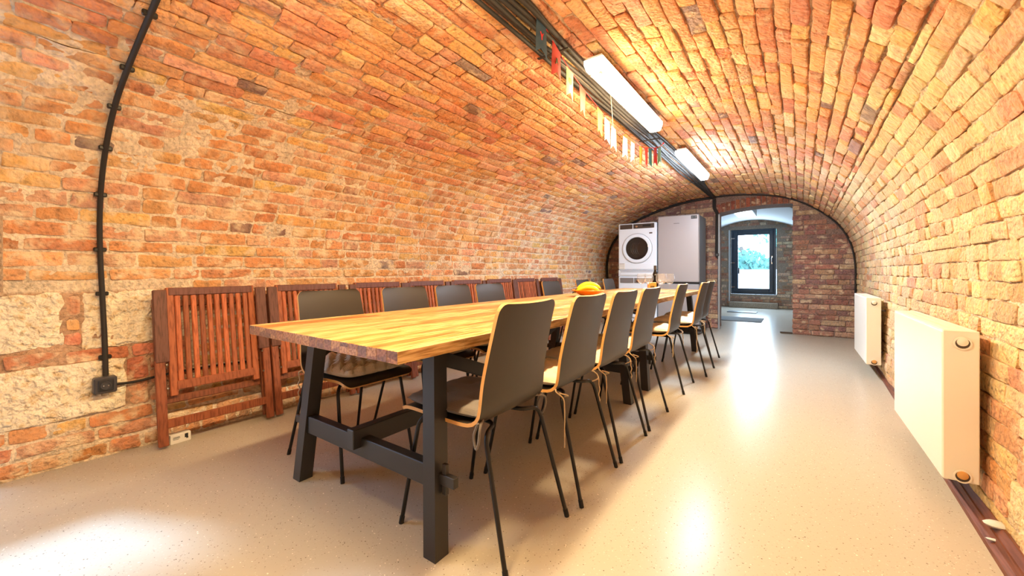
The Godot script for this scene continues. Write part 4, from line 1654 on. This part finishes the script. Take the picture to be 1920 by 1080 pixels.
func porthole(parent: Node3D, y: float, z: float):
	var turn := Basis(Vector3.RIGHT, PI / 2)
	var ring := MB.new()
	ring.lathe([[0.245, 0.0], [0.245, 0.012], [0.232, 0.026], [0.2, 0.03], [0.188, 0.024], [0.184, 0.008], [0.184, 0.0]], 40, Transform3D(turn, Vector3(0, y, z)))
	var r := obj("door", ring, M.appliance_white, parent)
	var seam := MB.new()
	seam.lathe([[0.251, 0.0], [0.251, 0.003], [0.246, 0.003], [0.246, 0.0]], 40, Transform3D(turn, Vector3(0, y, z)))
	obj("seam", seam, M.appliance_grey, r)
	var dark := MB.new()
	dark.lathe([[0.0, 0.0], [0.186, 0.0], [0.186, 0.004], [0.0, 0.004]], 36, Transform3D(turn, Vector3(0, y, z - 0.002)))
	obj("drum_back", dark, M.control_panel, r)
	var ribs := MB.new()
	for k in 4:
		var rr := 0.12
		var path := PackedVector3Array()
		for i in 10:
			var a := lerpf(-0.9, 0.9, i / 9.0)
			path.append(Vector3(-0.07 + 0.032 * k - rr * cos(a) + 0.09, y + rr * sin(a), z + 0.006))
		ribs.tube(path, 0.004, 5)
	obj("drum_rib", ribs, M.drum, r)
	var gl := MB.new()
	gl.lathe([[0.185, 0.012], [0.16, 0.02], [0.0, 0.024]], 36, Transform3D(turn, Vector3(0, y, z)))
	obj("door_glass", gl, M.porthole_glass, r)

func build_table_things():
	var top := 0.7405
	var at := V(-1.575, top, 3.44)
	var bo := MB.new()
	bo.lathe([[0.0, 0.0], [0.055, 0.0], [0.06, 0.004], [0.1, 0.028], [0.14, 0.052], [0.153, 0.058], [0.15, 0.062], [0.136, 0.056], [0.096, 0.033], [0.05, 0.01], [0.0, 0.008]], 36)
	var bowl := obj("fruit_bowl", bo, M.bowl_orange)
	bowl.position = at
	tag(bowl, "shallow orange fruit bowl on the table holding bananas", "bowl")
	var lab := ["uppermost banana arching over the bunch in the orange bowl", "front banana of the bunch in the orange bowl", "rear banana at the back of the orange bowl", "lowest banana lying along the rim of the orange bowl"]
	for k in 4:
		var n := thing("banana", lab[k], "banana", at, 0.0, "bananas in the orange bowl")
		var q: Array = [[0.02, 0.075, 0.0, 0.11, 0.055, -0.9], [-0.035, 0.052, 0.0, 0.105, 0.05, -0.75], [0.055, 0.05, 0.01, 0.105, 0.05, -1.0], [-0.07, 0.04, 0.01, 0.1, 0.035, -0.7]][k]
		var path := []
		var rad := []
		for i in 11:
			var u := i / 10.0 * 2.0 - 1.0
			path.append(Vector3(q[0], q[1] + q[4] * (1.0 - u * u) * 0.8, q[2] + u * q[3]).rotated(Vector3.UP, q[5]))
			rad.append(0.021 * pow(maxf(0.05, 1.0 - pow(absf(u), 3.5)), 0.5))
		var mb := MB.new()
		mb.tube(PackedVector3Array(path), rad, 7)
		obj("fruit", mb, M.banana, n)
		var tp := MB.new()
		tp.tube(PackedVector3Array([path[10], path[10] + (path[10] - path[9]).normalized() * 0.022]), 0.005, 6)
		obj("stalk", tp, M.banana_tip, n)
	var gl := ["wine glass nearest the dryer, left of the pair before the bottle", "wine glass of the left pair, beside the bottle", "wine glass left of the group of three before the fridge", "wine glass at the back of the group of three before the fridge", "wine glass right of the group of three before the fridge"]
	var spots := [[-1.372, 4.36], [-1.305, 4.40], [-1.172, 4.36], [-1.18, 4.47], [-1.095, 4.43]]
	var g := MB.new()
	g.lathe([[0.0, 0.0], [0.034, 0.0], [0.035, 0.002], [0.01, 0.006], [0.0042, 0.014], [0.0036, 0.05], [0.0042, 0.085], [0.012, 0.096], [0.032, 0.112], [0.045, 0.138], [0.047, 0.16], [0.04, 0.208], [0.0388, 0.208], [0.0455, 0.16], [0.0435, 0.139], [0.031, 0.115], [0.012, 0.1], [0.0, 0.0975]], 24)
	var gm := g.mesh()
	for k in 5:
		var o := place("wine_glass", gm, M.wine_glass)
		o.position = V(spots[k][0], top, spots[k][1])
		tag(o, gl[k], "wine glass", "wine glasses on the table")
	var bt := thing("wine_bottle", "dark glass wine bottle standing behind the wine glasses", "bottle", V(-1.345, top, 4.78))
	var bb := MB.new()
	bb.lathe([[0.0, 0.0], [0.034, 0.0], [0.036, 0.004], [0.036, 0.175], [0.03, 0.2], [0.016, 0.228], [0.014, 0.24], [0.0135, 0.285], [0.0155, 0.287], [0.0155, 0.298], [0.0, 0.298]], 20)
	obj("glass", bb, M.bottle_glass, bt)
	var bc := MB.new()
	bc.lathe([[0.0145, 0.25], [0.0162, 0.252], [0.0162, 0.3], [0.0, 0.301]], 16)
	obj("foil", bc, M.control_panel, bt)
	var tin := thing("orange_package", "small orange package standing in front of the wine bottle", "package", V(-1.325, top, 4.58), 0.5)
	var pk := MB.new()
	pk.box(Vector3(0, 0.055, 0), Vector3(0.09, 0.11, 0.05), 0.004)
	obj("carton", pk, M.label_orange, tin)
	var em := MB.new()
	em.box(Vector3(0.0, 0.06, 0.0255), Vector3(0.045, 0.022, 0.001), 0.0)
	obj("print", em, M.banana_tip, tin)

func _ready():
	rng.seed = 20240
	nz.seed = 5
	nz.frequency = 0.05
	nz.fractal_octaves = 3
	setup_view()
	make_materials()
	mat("flag_red", C(214, 44, 48), 0.8)
	mat("flag_green", C(60, 90, 60), 0.8)
	mat("flag_yellow", C(226, 200, 52), 0.8)
	make_profile()
	build_room()
	build_services()
	build_dining()
	build_folding_chairs()
	build_radiators()
	build_appliances()
	build_table_things()
